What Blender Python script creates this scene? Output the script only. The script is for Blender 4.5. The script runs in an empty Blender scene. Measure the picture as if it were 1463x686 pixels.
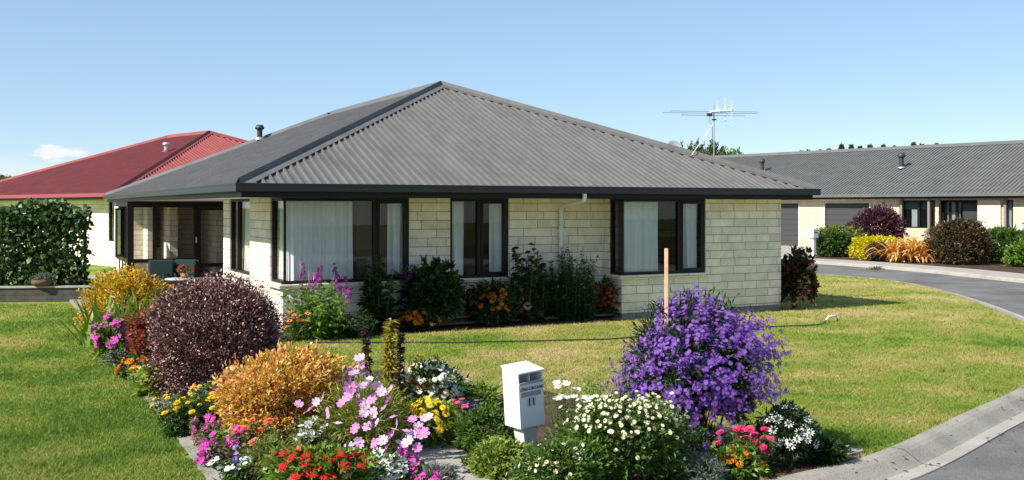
import bpy, math, random
import numpy as np
from mathutils import Vector, Matrix

R = math.radians
rng = np.random.default_rng(7)
random.seed(7)
SC = bpy.context.scene
COL = SC.collection

# ------------------------------------------------------------------ camera
F, HV, EYE, CU = 1463.0, 295.0, 2.25, 731.5
cd = bpy.data.cameras.new('camera')
cd.sensor_width = 36.0
cd.lens = 36.0
cd.shift_y = (HV - 343.0) / 1463.0
cd.clip_start = 0.1
cd.clip_end = 3000
cam = bpy.data.objects.new('camera', cd)
cam.location = (0, 0, EYE)
cam.rotation_euler = (R(90), 0, 0)
COL.objects.link(cam)
SC.camera = cam

# ------------------------------------------------------------------ sun and sky
SUN = Vector((2.51, 1.68, -2.55)).normalized()
sl = bpy.data.lights.new('sun', 'SUN')
sl.energy = 5.0
sl.angle = R(0.53)
sl.color = (1.0, 0.95, 0.87)
so = bpy.data.objects.new('sun', sl)
so.rotation_euler = SUN.to_track_quat('-Z', 'Y').to_euler()
so.location = (-30, -20, 40)
COL.objects.link(so)

SC.view_settings.view_transform = 'Standard'
SC.view_settings.look = 'None'
SC.view_settings.exposure = 0.72
SC.view_settings.gamma = 1
SC.view_settings.use_curve_mapping = False

w = bpy.data.worlds.new('World')
SC.world = w
w.use_nodes = True
nt = w.node_tree
bg = nt.nodes['Background']
sky = nt.nodes.new('ShaderNodeTexSky')
sky.sky_type = 'NISHITA'
sky.sun_disc = False
sky.sun_elevation = math.asin(-SUN.z)
sky.sun_rotation = math.atan2(-SUN.x, -SUN.y)
sky.air_density = 0.8
sky.dust_density = 0.0
sky.ozone_density = 1.0
bg.inputs['Strength'].default_value = 0.088


def N(nt, typ, **kw):
    n = nt.nodes.new(typ)
    for k, v in kw.items():
        if k in ('op', 'operation'):
            n.operation = v
        elif hasattr(n, k):
            setattr(n, k, v)
    return n


def math_(nt, op, a, b=None, c=None, clamp=False):
    n = nt.nodes.new('ShaderNodeMath')
    n.operation = op
    n.use_clamp = clamp
    for i, x in enumerate((a, b, c)):
        if x is None:
            continue
        if isinstance(x, (int, float)):
            n.inputs[i].default_value = x
        else:
            nt.links.new(x, n.inputs[i])
    return n.outputs[0]


# small cumulus and a milky bank low over the left horizon, as part of the sky itself
tc = nt.nodes.new('ShaderNodeTexCoord')
sep = nt.nodes.new('ShaderNodeSeparateXYZ')
nt.links.new(tc.outputs['Generated'], sep.inputs[0])
az = math_(nt, 'ARCTAN2', sep.outputs[0], sep.outputs[1])
el = math_(nt, 'ARCSINE', sep.outputs[2])
comb = nt.nodes.new('ShaderNodeCombineXYZ')
nt.links.new(az, comb.inputs[0])
nt.links.new(math_(nt, 'MULTIPLY', el, 2.2), comb.inputs[1])
noi = N(nt, 'ShaderNodeTexNoise')
noi.inputs['Scale'].default_value = 60
noi.inputs['Detail'].default_value = 8
noi.inputs['Roughness'].default_value = 0.6
nt.links.new(comb.outputs[0], noi.inputs['Vector'])


def blob(a0, e0, aw, ew):
    x = math_(nt, 'DIVIDE', math_(nt, 'SUBTRACT', az, a0), aw)
    y = math_(nt, 'DIVIDE', math_(nt, 'SUBTRACT', el, e0), ew)
    d = math_(nt, 'ADD', math_(nt, 'MULTIPLY', x, x), math_(nt, 'MULTIPLY', y, y))
    return math_(nt, 'SUBTRACT', 1.0, d, clamp=True)


b1 = math_(nt, 'MULTIPLY', blob(-0.417, 0.0475, 0.030, 0.0085), 0.85)
b1 = math_(nt, 'SUBTRACT', math_(nt, 'ADD', b1, math_(nt, 'MULTIPLY', noi.outputs['Fac'], 2.4)), 1.42)
b1 = math_(nt, 'MULTIPLY', math_(nt, 'MULTIPLY', b1, 2.2, clamp=True), math_(nt, 'MULTIPLY', blob(-0.417, 0.0475, 0.034, 0.010), 3.0, clamp=True), clamp=True)
b2 = math_(nt, 'MULTIPLY', blob(-0.52, 0.012, 0.22, 0.036), 1.4, clamp=True)
b2 = math_(nt, 'MULTIPLY', b2, math_(nt, 'ADD', math_(nt, 'MULTIPLY', noi.outputs['Fac'], 0.9), 0.1), clamp=True)
cl = math_(nt, 'MAXIMUM', b1, math_(nt, 'MULTIPLY', b2, 0.75))
mx = N(nt, 'ShaderNodeMix', data_type='RGBA')
nt.links.new(cl, mx.inputs['Factor'])
hz = N(nt, 'ShaderNodeMix', data_type='RGBA')
hz.inputs['Factor'].default_value = 0.46
nt.links.new(sky.outputs[0], hz.inputs['A'])
hz.inputs['B'].default_value = (3.0, 4.75, 6.7, 1)   # thin even high haze
nt.links.new(hz.outputs['Result'], mx.inputs['A'])
mx.inputs['B'].default_value = (6.6, 6.6, 6.8, 1)
nt.links.new(mx.outputs['Result'], bg.inputs['Color'])


# ------------------------------------------------------------------ materials
MATS = {}


def new_mat(name):
    m = bpy.data.materials.new(name)
    m.use_nodes = True
    MATS[name] = m
    return m, m.node_tree, m.node_tree.nodes['Principled BSDF']


def simple(name, col, rough=0.6, metal=0.0, spec=0.5, noise=0.0, nscale=8.0, bump=0.0, bscale=60.0):
    m, t, b = new_mat(name)
    b.inputs['Roughness'].default_value = rough
    b.inputs['Metallic'].default_value = metal
    b.inputs['Specular IOR Level'].default_value = spec
    b.inputs['Base Color'].default_value = (*col, 1)
    if noise > 0:
        tcn = N(t, 'ShaderNodeTexCoord')
        n = N(t, 'ShaderNodeTexNoise')
        n.inputs['Scale'].default_value = nscale
        n.inputs['Detail'].default_value = 6
        t.links.new(tcn.outputs['Object'], n.inputs['Vector'])
        r = N(t, 'ShaderNodeValToRGB')
        lo = tuple(c * (1 - noise) for c in col)
        hi = tuple(min(1, c * (1 + noise)) for c in col)
        r.color_ramp.elements[0].position = 0.3
        r.color_ramp.elements[1].position = 0.7
        r.color_ramp.elements[0].color = (*lo, 1)
        r.color_ramp.elements[1].color = (*hi, 1)
        t.links.new(n.outputs['Fac'], r.inputs['Fac'])
        t.links.new(r.outputs['Color'], b.inputs['Base Color'])
    if bump > 0:
        tcn = N(t, 'ShaderNodeTexCoord')
        n = N(t, 'ShaderNodeTexNoise')
        n.inputs['Scale'].default_value = bscale
        n.inputs['Detail'].default_value = 4
        t.links.new(tcn.outputs['Object'], n.inputs['Vector'])
        bp = N(t, 'ShaderNodeBump')
        bp.inputs['Strength'].default_value = bump
        bp.inputs['Distance'].default_value = 0.02
        t.links.new(n.outputs['Fac'], bp.inputs['Height'])
        t.links.new(bp.outputs[0], b.inputs['Normal'])
    return m


def leafmat(name, cols, rough=0.45, trans=0.3, spec=0.4):
    """cols: list of (pos, rgb); colour varies leaf by leaf through the per-face attribute rnd"""
    m, t, b = new_mat(name)
    a = N(t, 'ShaderNodeAttribute', attribute_name='rnd')
    r = N(t, 'ShaderNodeValToRGB')
    cr = r.color_ramp
    while len(cr.elements) < len(cols):
        cr.elements.new(0.5)
    for e, (p, c) in zip(cr.elements, cols):
        e.position = p
        e.color = (*c, 1)
    t.links.new(a.outputs['Fac'], r.inputs['Fac'])
    t.links.new(r.outputs['Color'], b.inputs['Base Color'])
    b.inputs['Roughness'].default_value = rough
    b.inputs['Specular IOR Level'].default_value = spec
    if trans > 0:
        tr = N(t, 'ShaderNodeBsdfTranslucent')
        hs = N(t, 'ShaderNodeHueSaturation')
        hs.inputs['Value'].default_value = 1.5
        hs.inputs['Saturation'].default_value = 1.1
        t.links.new(r.outputs['Color'], hs.inputs['Color'])
        t.links.new(hs.outputs[0], tr.inputs['Color'])
        mxs = N(t, 'ShaderNodeMixShader')
        mxs.inputs[0].default_value = trans
        t.links.new(b.outputs[0], mxs.inputs[1])
        t.links.new(tr.outputs[0], mxs.inputs[2])
        t.links.new(mxs.outputs[0], t.nodes['Material Output'].inputs['Surface'])
    return m


def glassmat(name, tint=(0.92, 0.95, 0.95), gloss=1.0):
    m, t, b = new_mat(name)
    t.nodes.remove(b)
    tr = N(t, 'ShaderNodeBsdfTransparent')
    tr.inputs[0].default_value = (*tint, 1)
    gl = N(t, 'ShaderNodeBsdfGlossy')
    gl.inputs['Roughness'].default_value = 0.01
    fr = N(t, 'ShaderNodeFresnel')
    fr.inputs['IOR'].default_value = 1.5
    mxs = N(t, 'ShaderNodeMixShader')
    t.links.new(math_(t, 'MULTIPLY', fr.outputs[0], 1.5 * gloss, clamp=True), mxs.inputs[0])
    t.links.new(tr.outputs[0], mxs.inputs[1])
    t.links.new(gl.outputs[0], mxs.inputs[2])
    t.links.new(mxs.outputs[0], t.nodes['Material Output'].inputs['Surface'])
    return m


def brickmat(name, c1, c2, mortar, bw=0.62, rh=0.1655):
    m, t, b = new_mat(name)
    uv = N(t, 'ShaderNodeUVMap')
    br = N(t, 'ShaderNodeTexBrick')
    br.offset = 0.5
    br.offset_frequency = 2
    br.squash = 0.62
    br.squash_frequency = 3
    br.inputs['Scale'].default_value = 1
    br.inputs['Mortar Size'].default_value = 0.0055
    br.inputs['Mortar Smooth'].default_value = 0.15
    br.inputs['Bias'].default_value = -0.1
    br.inputs['Brick Width'].default_value = bw
    br.inputs['Row Height'].default_value = rh
    br.inputs['Color1'].default_value = (*c1, 1)
    br.inputs['Color2'].default_value = (*c2, 1)
    br.inputs['Mortar'].default_value = (*mortar, 1)
    t.links.new(uv.outputs[0], br.inputs['Vector'])
    n = N(t, 'ShaderNodeTexNoise')
    n.inputs['Scale'].default_value = 3.5
    n.inputs['Detail'].default_value = 10
    n.inputs['Roughness'].default_value = 0.7
    t.links.new(uv.outputs[0], n.inputs['Vector'])
    mp = N(t, 'ShaderNodeMapRange')
    mp.inputs['From Min'].default_value = 0.3
    mp.inputs['From Max'].default_value = 0.7
    mp.inputs['To Min'].default_value = 0.8
    mp.inputs['To Max'].default_value = 1.12
    t.links.new(n.outputs['Fac'], mp.inputs['Value'])
    mul = N(t, 'ShaderNodeMix', data_type='RGBA', blend_type='MULTIPLY')
    mul.inputs['Factor'].default_value = 1
    t.links.new(br.outputs['Color'], mul.inputs['A'])
    t.links.new(mp.outputs[0], mul.inputs['B'])
    su = N(t, 'ShaderNodeSeparateXYZ')
    t.links.new(uv.outputs[0], su.inputs[0])
    n5 = N(t, 'ShaderNodeTexNoise')
    n5.inputs['Scale'].default_value = 2.2
    n5.inputs['Detail'].default_value = 8
    t.links.new(uv.outputs[0], n5.inputs['Vector'])
    dz = math_(t, 'SUBTRACT', math_(t, 'ADD', math_(t, 'MULTIPLY', n5.outputs['Fac'], 0.9), -0.12), su.outputs[1])
    dm = N(t, 'ShaderNodeMix', data_type='RGBA')
    t.links.new(math_(t, 'MULTIPLY', dz, 0.8, clamp=True), dm.inputs['Factor'])
    t.links.new(mul.outputs['Result'], dm.inputs['A'])
    dm.inputs['B'].default_value = (0.22, 0.19, 0.145, 1)
    t.links.new(dm.outputs['Result'], b.inputs['Base Color'])
    b.inputs['Roughness'].default_value = 0.85
    b.inputs['Specular IOR Level'].default_value = 0.2
    n2 = N(t, 'ShaderNodeTexNoise')
    n2.inputs['Scale'].default_value = 26
    n2.inputs['Detail'].default_value = 6
    t.links.new(uv.outputs[0], n2.inputs['Vector'])
    hgt = math_(t, 'SUBTRACT', math_(t, 'MULTIPLY', n2.outputs['Fac'], 0.35), br.outputs['Fac'])
    bp = N(t, 'ShaderNodeBump')
    bp.inputs['Strength'].default_value = 0.7
    bp.inputs['Distance'].default_value = 0.012
    t.links.new(hgt, bp.inputs['Height'])
    t.links.new(bp.outputs[0], b.inputs['Normal'])
    return m


def roofmat(name, c, rough=0.42):
    m, t, b = new_mat(name)
    tcn = N(t, 'ShaderNodeTexCoord')
    n = N(t, 'ShaderNodeTexNoise')
    n.inputs['Scale'].default_value = 1.3
    n.inputs['Detail'].default_value = 10
    n.inputs['Roughness'].default_value = 0.72
    mpn = N(t, 'ShaderNodeMapping')
    mpn.inputs['Scale'].default_value = (1.9, 0.8, 0.6)
    t.links.new(tcn.outputs['Object'], mpn.inputs['Vector'])
    t.links.new(mpn.outputs[0], n.inputs['Vector'])
    r = N(t, 'ShaderNodeValToRGB')
    r.color_ramp.elements[0].position = 0.32
    r.color_ramp.elements[1].position = 0.68
    r.color_ramp.elements[0].color = (*[x * 0.80 for x in c], 1)
    r.color_ramp.elements[1].color = (*[x * 1.18 for x in c], 1)
    t.links.new(n.outputs['Fac'], r.inputs['Fac'])
    t.links.new(r.outputs['Color'], b.inputs['Base Color'])
    b.inputs['Roughness'].default_value = rough
    b.inputs['Specular IOR Level'].default_value = 0.25
    return m


def lawn_color(t, blades=False):
    """shared by the lawn sheet and its blades: lush and dry straw patches"""
    g = N(t, 'ShaderNodeNewGeometry')
    n1 = N(t, 'ShaderNodeTexNoise')
    n1.inputs['Scale'].default_value = 0.5
    n1.inputs['Detail'].default_value = 4
    n1.inputs['Roughness'].default_value = 0.62
    t.links.new(g.outputs['Position'], n1.inputs['Vector'])
    n2 = N(t, 'ShaderNodeTexNoise')
    n2.inputs['Scale'].default_value = 3.2
    n2.inputs['Detail'].default_value = 5
    t.links.new(g.outputs['Position'], n2.inputs['Vector'])
    sp = N(t, 'ShaderNodeSeparateXYZ')
    t.links.new(g.outputs['Position'], sp.inputs[0])
    # the front lawn is drier than the side lawn
    side = N(t, 'ShaderNodeMapRange')
    side.inputs['From Min'].default_value = -4.2
    side.inputs['From Max'].default_value = 1.0
    side.inputs['To Min'].default_value = -0.045
    side.inputs['To Max'].default_value = 0.10
    t.links.new(sp.outputs[0], side.inputs['Value'])
    s = math_(t, 'ADD', math_(t, 'MULTIPLY', n1.outputs['Fac'], 0.95), math_(t, 'MULTIPLY', n2.outputs['Fac'], 0.2))
    n3 = N(t, 'ShaderNodeTexNoise')
    n3.inputs['Scale'].default_value = 1.35
    n3.inputs['Detail'].default_value = 3
    t.links.new(g.outputs['Position'], n3.inputs['Vector'])
    s = math_(t, 'ADD', s, math_(t, 'MULTIPLY', math_(t, 'SUBTRACT', n3.outputs['Fac'], 0.5), 0.42))
    s = math_(t, 'ADD', math_(t, 'SUBTRACT', s, 0.110), side.outputs[0])
    # watered and worn areas: (x, y, radius, shift)
    for (cx, cy, cr_, am) in ((5.2, 12.2, 2.3, -0.12), (3.2, 9.9, 1.0, -0.13), (8.3, 17.5, 2.4, -0.10), (5.0, 18.2, 1.8, -0.09), (-1.0, 14.3, 1.3, 0.05), (2.2, 13.5, 2.2, 0.05), (6.8, 21.5, 2.5, 0.06),
                              (-4.6, 11.0, 1.2, -0.10), (-5.4, 14.0, 1.4, -0.10), (-6.3, 16.8, 1.6, -0.08), (-6.6, 10.6, 1.3, 0.09), (-8.2, 15.5, 1.6, 0.07), (-5.6, 8.9, 0.9, 0.06), (-7.6, 12.8, 0.9, 0.06)):
        dx = math_(t, 'DIVIDE', math_(t, 'SUBTRACT', sp.outputs[0], cx), cr_)
        dy = math_(t, 'DIVIDE', math_(t, 'SUBTRACT', sp.outputs[1], cy), cr_ * 1.2)
        d2 = math_(t, 'ADD', math_(t, 'MULTIPLY', dx, dx), math_(t, 'MULTIPLY', dy, dy))
        gz = math_(t, 'POWER', 2.718, math_(t, 'MULTIPLY', d2, -1.0))
        s = math_(t, 'ADD', s, math_(t, 'MULTIPLY', gz, am))
    if blades:
        a = N(t, 'ShaderNodeAttribute', attribute_name='rnd')
        s = math_(t, 'ADD', s, math_(t, 'MULTIPLY', math_(t, 'SUBTRACT', a.outputs['Fac'], 0.5), 0.12))
    r = N(t, 'ShaderNodeValToRGB')
    cr = r.color_ramp
    cols = [(0.32, (0.115, 0.19, 0.02)), (0.43, (0.20, 0.265, 0.035)), (0.52, (0.265, 0.275, 0.062)), (0.60, (0.33, 0.30, 0.085)), (0.72, (0.43, 0.345, 0.155))]
    while len(cr.elements) < len(cols):
        cr.elements.new(0.5)
    for e, (p, c) in zip(cr.elements, cols):
        e.position = p
        e.color = (*c, 1)
    t.links.new(s, r.inputs['Fac'])
    return r.outputs['Color']


m, t, b = new_mat('lawn')
t.links.new(lawn_color(t), b.inputs['Base Color'])
b.inputs['Roughness'].default_value = 0.9
b.inputs['Specular IOR Level'].default_value = 0.1
n = N(t, 'ShaderNodeTexNoise')
n.inputs['Scale'].default_value = 45
n.inputs['Detail'].default_value = 4
g = N(t, 'ShaderNodeNewGeometry')
t.links.new(g.outputs['Position'], n.inputs['Vector'])
bp = N(t, 'ShaderNodeBump')
bp.inputs['Strength'].default_value = 0.8
bp.inputs['Distance'].default_value = 0.03
t.links.new(n.outputs['Fac'], bp.inputs['Height'])
t.links.new(bp.outputs[0], b.inputs['Normal'])

m, t, b = new_mat('grass_blade')
c = lawn_color(t, True)
t.links.new(c, b.inputs['Base Color'])
b.inputs['Roughness'].default_value = 0.5
b.inputs['Specular IOR Level'].default_value = 0.25
tr = N(t, 'ShaderNodeBsdfTranslucent')
t.links.new(c, tr.inputs['Color'])
mxs = N(t, 'ShaderNodeMixShader')
mxs.inputs[0].default_value = 0.3
t.links.new(b.outputs[0], mxs.inputs[1])
t.links.new(tr.outputs[0], mxs.inputs[2])
t.links.new(mxs.outputs[0], t.nodes['Material Output'].inputs['Surface'])


def ground_mat(name, cols, scale, fine, bump, rough=0.9):
    m, t, b = new_mat(name)
    g = N(t, 'ShaderNodeNewGeometry')
    n1 = N(t, 'ShaderNodeTexNoise')
    n1.inputs['Scale'].default_value = scale
    n1.inputs['Detail'].default_value = 8
    n1.inputs['Roughness'].default_value = 0.65
    n2 = N(t, 'ShaderNodeTexNoise')
    n2.inputs['Scale'].default_value = fine
    n2.inputs['Detail'].default_value = 4
    for q in (n1, n2):
        t.links.new(g.outputs['Position'], q.inputs['Vector'])
    s = math_(t, 'ADD', math_(t, 'MULTIPLY', n1.outputs['Fac'], 0.6), math_(t, 'MULTIPLY', n2.outputs['Fac'], 0.4))
    r = N(t, 'ShaderNodeValToRGB')
    cr = r.color_ramp
    while len(cr.elements) < len(cols):
        cr.elements.new(0.5)
    for e, (p, c) in zip(cr.elements, cols):
        e.position = p
        e.color = (*c, 1)
    t.links.new(s, r.inputs['Fac'])
    t.links.new(r.outputs['Color'], b.inputs['Base Color'])
    b.inputs['Roughness'].default_value = rough
    b.inputs['Specular IOR Level'].default_value = 0.1
    bp = N(t, 'ShaderNodeBump')
    bp.inputs['Strength'].default_value = bump
    bp.inputs['Distance'].default_value = 0.02
    t.links.new(n2.outputs['Fac'], bp.inputs['Height'])
    t.links.new(bp.outputs[0], b.inputs['Normal'])
    return m


ground_mat('soil', [(0.35, (0.022, 0.014, 0.009)), (0.5, (0.07, 0.045, 0.03)), (0.65, (0.16, 0.11, 0.08))], 2.0, 60, 1.0)
ground_mat('asphalt', [(0.38, (0.105, 0.101, 0.097)), (0.5, (0.155, 0.149, 0.142)), (0.60, (0.215, 0.207, 0.197))], 0.6, 95, 0.8, 0.85)
ground_mat('concrete', [(0.33, (0.17, 0.155, 0.135)), (0.5, (0.275, 0.25, 0.215)), (0.65, (0.345, 0.318, 0.272))], 1.6, 55, 0.3)
ground_mat('concrete_pale', [(0.33, (0.245, 0.225, 0.195)), (0.5, (0.33, 0.305, 0.265)), (0.65, (0.395, 0.37, 0.325))], 1.6, 55, 0.2)
ground_mat('field', [(0.35, (0.05, 0.09, 0.02)), (0.5, (0.10, 0.13, 0.035)), (0.65, (0.2, 0.18, 0.08))], 0.05, 3, 0.5)

brickmat('cream_brick', (0.86, 0.775, 0.63), (0.70, 0.615, 0.495), (0.23, 0.19, 0.145))
brickmat('tan_brick', (0.66, 0.55, 0.40), (0.58, 0.47, 0.33), (0.35, 0.28, 0.2))
roofmat('roof_grey', (0.122, 0.118, 0.112), 0.55)
roofmat('roof_cap', (0.118, 0.115, 0.110), 0.55)
roofmat('roof_red', (0.25, 0.062, 0.06), 0.6)
roofmat('roof_far', (0.125, 0.126, 0.12), 0.5)
simple('trim_dark', (0.009, 0.009, 0.010), 0.45, spec=0.25)
simple('gutter_dark', (0.010, 0.0105, 0.012), 0.35, spec=0.5)
simple('gutter_red', (0.30, 0.055, 0.065), 0.4)
simple('frame_brown', (0.014, 0.009, 0.008), 0.45, spec=0.25)
simple('soffit', (0.80, 0.77, 0.69), 0.8)
simple('plinth', (0.2, 0.195, 0.185), 0.9, noise=0.2)
simple('white_paint', (0.78, 0.78, 0.765), 0.5, noise=0.06, nscale=9)
simple('white_worn', (0.62, 0.61, 0.58), 0.7, noise=0.18, nscale=14)
simple('interior_wall', (0.42, 0.38, 0.31), 0.9)
simple('interior_floor', (0.12, 0.09, 0.07), 0.9)
simple('steel', (0.55, 0.56, 0.58), 0.35, metal=0.8)
simple('vent_dark', (0.03, 0.032, 0.035), 0.5)
simple('galv', (0.45, 0.46, 0.48), 0.45, metal=0.6)
simple('dish_grey', (0.42, 0.41, 0.40), 0.6)
simple('garage_door', (0.045, 0.045, 0.044), 0.6)
simple('panel_cream', (0.66, 0.55, 0.42), 0.8)
simple('blind_green', (0.16, 0.27, 0.22), 0.8)
simple('post_mauve', (0.22, 0.18, 0.17), 0.6)
simple('timber_dark', (0.07, 0.062, 0.052), 0.9, noise=0.3, nscale=6, bump=0.3)
simple('timber_cap', (0.34, 0.32, 0.29), 0.9, noise=0.2)
simple('stake_wood', (0.62, 0.42, 0.26), 0.8, noise=0.12, nscale=20)
simple('stake_green', (0.10, 0.26, 0.10), 0.5)
simple('hose_dark', (0.02, 0.03, 0.022), 0.4)
simple('hose_green', (0.04, 0.16, 0.09), 0.4)
simple('teal_cushion', (0.003, 0.020, 0.021), 0.9)
simple('wicker', (0.035, 0.02, 0.014), 0.7)
simple('table_grey', (0.36, 0.36, 0.37), 0.6)
simple('wicker_brown', (0.13, 0.075, 0.04), 0.9, noise=0.3, nscale=40)
simple('terracotta', (0.42, 0.16, 0.08), 0.8)
simple('stone', (0.55, 0.53, 0.5), 0.9, noise=0.2, nscale=18, bump=0.5, bscale=20)
simple('black', (0.008, 0.008, 0.008), 0.5)
simple('label_grey', (0.30, 0.31, 0.33), 0.5)
simple('sign_red', (0.5, 0.08, 0.05), 0.5)
simple('mark_brown', (0.10, 0.06, 0.05), 0.6)
simple('stem_brown', (0.09, 0.055, 0.035), 0.8)
simple('stem_green', (0.07, 0.12, 0.03), 0.7)
simple('trunk', (0.11, 0.085, 0.06), 0.9, noise=0.3)
glassmat('glass', (0.97, 0.98, 0.98), 0.75)
glassmat('glass_dark', (0.7, 0.74, 0.74), 1.3)

m, t, b = new_mat('curtain')
b.inputs['Base Color'].default_value = (0.93, 0.94, 0.92, 1)
b.inputs['Roughness'].default_value = 0.9
tr = N(t, 'ShaderNodeBsdfTranslucent')
tr.inputs[0].default_value = (0.8, 0.82, 0.8, 1)
mxs = N(t, 'ShaderNodeMixShader')
mxs.inputs[0].default_value = 0.1
t.links.new(b.outputs[0], mxs.inputs[1])
t.links.new(tr.outputs[0], mxs.inputs[2])
t.links.new(mxs.outputs[0], t.nodes['Material Output'].inputs['Surface'])

G_MID = [(0.0, (0.025, 0.055, 0.010)), (0.5, (0.06, 0.12, 0.022)), (1.0, (0.13, 0.21, 0.045))]
leafmat('leaf_green', G_MID)
leafmat('leaf_dark', [(0, (0.012, 0.03, 0.008)), (0.6, (0.03, 0.065, 0.016)), (1, (0.07, 0.12, 0.03))])
leafmat('leaf_daisy', [(0, (0.03, 0.065, 0.012)), (0.5, (0.08, 0.15, 0.025)), (1, (0.18, 0.27, 0.05))])
leafmat('leaf_feather', [(0, (0.08, 0.10, 0.015)), (0.5, (0.20, 0.23, 0.035)), (1, (0.36, 0.37, 0.08))])
leafmat('leaf_vine', [(0, (0.02, 0.05, 0.008)), (0.6, (0.05, 0.095, 0.018)), (1, (0.15, 0.21, 0.04))])
leafmat('leaf_lime', [(0, (0.09, 0.14, 0.02)), (0.5, (0.19, 0.26, 0.04)), (1, (0.32, 0.37, 0.08))])
leafmat('leaf_fresh', [(0, (0.06, 0.13, 0.018)), (0.5, (0.13, 0.235, 0.03)), (1, (0.24, 0.34, 0.06))])
leafmat('leaf_olive', [(0, (0.05, 0.06, 0.012)), (0.5, (0.12, 0.15, 0.028)), (1, (0.24, 0.26, 0.055))])
leafmat('leaf_grey', [(0, (0.06, 0.09, 0.06)), (0.5, (0.13, 0.17, 0.12)), (1, (0.25, 0.29, 0.22))])
leafmat('leaf_burgundy', [(0, (0.03, 0.008, 0.009)), (0.42, (0.095, 0.024, 0.025)), (0.62, (0.22, 0.095, 0.085)), (0.82, (0.54, 0.38, 0.33))], rough=0.4, trans=0.12, spec=0.5)  # pale pink end of the ramp paints sun glints onto some leaves
leafmat('leaf_orange', [(0.12, (0.12, 0.15, 0.02)), (0.34, (0.46, 0.36, 0.05)), (0.50, (0.68, 0.40, 0.08)), (0.68, (0.68, 0.25, 0.11)), (0.90, (0.76, 0.50, 0.24))], trans=0.3)
leafmat('leaf_gold', [(0.1, (0.10, 0.14, 0.015)), (0.35, (0.36, 0.33, 0.03)), (0.55, (0.66, 0.43, 0.05)), (0.75, (0.66, 0.33, 0.06)), (0.95, (0.55, 0.22, 0.05))], trans=0.3)
leafmat('leaf_red', [(0, (0.08, 0.09, 0.015)), (0.4, (0.20, 0.10, 0.02)), (0.7, (0.30, 0.04, 0.025)), (1, (0.42, 0.03, 0.06))], trans=0.3)
leafmat('leaf_yellow', [(0, (0.30, 0.27, 0.008)), (0.5, (0.62, 0.52, 0.012)), (1, (0.78, 0.66, 0.03))])
leafmat('leaf_maroon', [(0, (0.035, 0.012, 0.018)), (0.6, (0.09, 0.03, 0.045)), (1, (0.17, 0.07, 0.085))])
leafmat('leaf_bronze', [(0, (0.03, 0.028, 0.012)), (0.6, (0.075, 0.06, 0.025)), (1, (0.17, 0.08, 0.045))])
leafmat('leaf_bronze_red', [(0, (0.06, 0.025, 0.012)), (0.6, (0.17, 0.06, 0.03)), (1, (0.28, 0.10, 0.05))])
leafmat('leaf_flax', [(0, (0.38, 0.20, 0.05)), (0.5, (0.64, 0.37, 0.10)), (1, (0.78, 0.54, 0.22))])
leafmat('leaf_stalk_dark', [(0, (0.03, 0.02, 0.015)), (0.6, (0.07, 0.04, 0.03)), (1, (0.14, 0.06, 0.045))])
leafmat('leaf_stalk_gold', [(0, (0.14, 0.13, 0.015)), (0.6, (0.30, 0.25, 0.025)), (1, (0.44, 0.34, 0.06))])
leafmat('leaf_hydrangea', [(0, (0.03, 0.045, 0.02)), (0.55, (0.07, 0.07, 0.03)), (0.75, (0.14, 0.03, 0.035)), (1, (0.22, 0.03, 0.05))])
leafmat('leaf_tree', [(0, (0.05, 0.08, 0.03)), (0.6, (0.11, 0.155, 0.055)), (1, (0.2, 0.235, 0.09))], trans=0.2)
leafmat('leaf_mulch', [(0, (0.05, 0.03, 0.02)), (0.6, (0.14, 0.09, 0.065)), (1, (0.26, 0.18, 0.14))], trans=0)


def pet(name, a, b_, trans=0.3):
    return leafmat('petal_' + name, [(0, a), (1, b_)], rough=0.6, trans=trans, spec=0.2)


pet('purple', (0.075, 0.022, 0.23), (0.29, 0.14, 0.54))
pet('orchid', (0.62, 0.34, 0.62), (0.84, 0.62, 0.82))
pet('plum', (0.16, 0.02, 0.16), (0.38, 0.07, 0.34))
pet('cosmos', (0.50, 0.14, 0.48), (0.78, 0.40, 0.72))
pet('white', (0.72, 0.72, 0.66), (0.86, 0.86, 0.82))
pet('cream', (0.74, 0.68, 0.46), (0.86, 0.84, 0.68))
pet('red', (0.44, 0.008, 0.010), (0.68, 0.03, 0.018))
pet('scarlet', (0.62, 0.06, 0.02), (0.78, 0.14, 0.04))
pet('orange', (0.66, 0.17, 0.01), (0.80, 0.32, 0.02))
pet('salmon', (0.68, 0.16, 0.10), (0.80, 0.28, 0.18))
pet('magenta', (0.46, 0.025, 0.30), (0.74, 0.12, 0.53))
pet('hot_pink', (0.62, 0.02, 0.14), (0.78, 0.09, 0.26))
pet('yellow', (0.72, 0.46, 0.01), (0.84, 0.66, 0.05))
pet('blue', (0.04, 0.03, 0.28), (0.14, 0.12, 0.48))
pet('maroon', (0.06, 0.008, 0.03), (0.17, 0.02, 0.08))
pet('dusty_pink', (0.36, 0.14, 0.22), (0.62, 0.36, 0.44))
pet('violet', (0.16, 0.08, 0.34), (0.34, 0.20, 0.55))
simple('eye_yellow', (0.70, 0.42, 0.02), 0.8)
simple('eye_dark', (0.05, 0.025, 0.015), 0.8)
simple('eye_orange', (0.5, 0.16, 0.03), 0.8)

M = MATS


# ------------------------------------------------------------------ helpers
def G(u, v, z=0.0):
    """the ground point seen at a pixel of the photograph"""
    Y = (EYE - z) * F / (v - HV)
    return ((u - CU) / F * Y, Y)


def link(o, parent=None):
    COL.objects.link(o)
    if parent is not None:
        o.parent = parent
    return o


def tag(o, label=None, cat=None, group=None, kind=None):
    if label:
        o['label'] = label
    if cat:
        o['category'] = cat
    if group:
        o['group'] = group
    if kind:
        o['kind'] = kind
    return o


def empty(name, loc=(0, 0, 0), rz=0.0, label=None, cat=None, group=None):
    o = bpy.data.objects.new(name, None)
    o.empty_display_size = 0.2
    o.location = loc
    o.rotation_euler = (0, 0, rz)
    link(o)
    return tag(o, label, cat, group)


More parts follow.
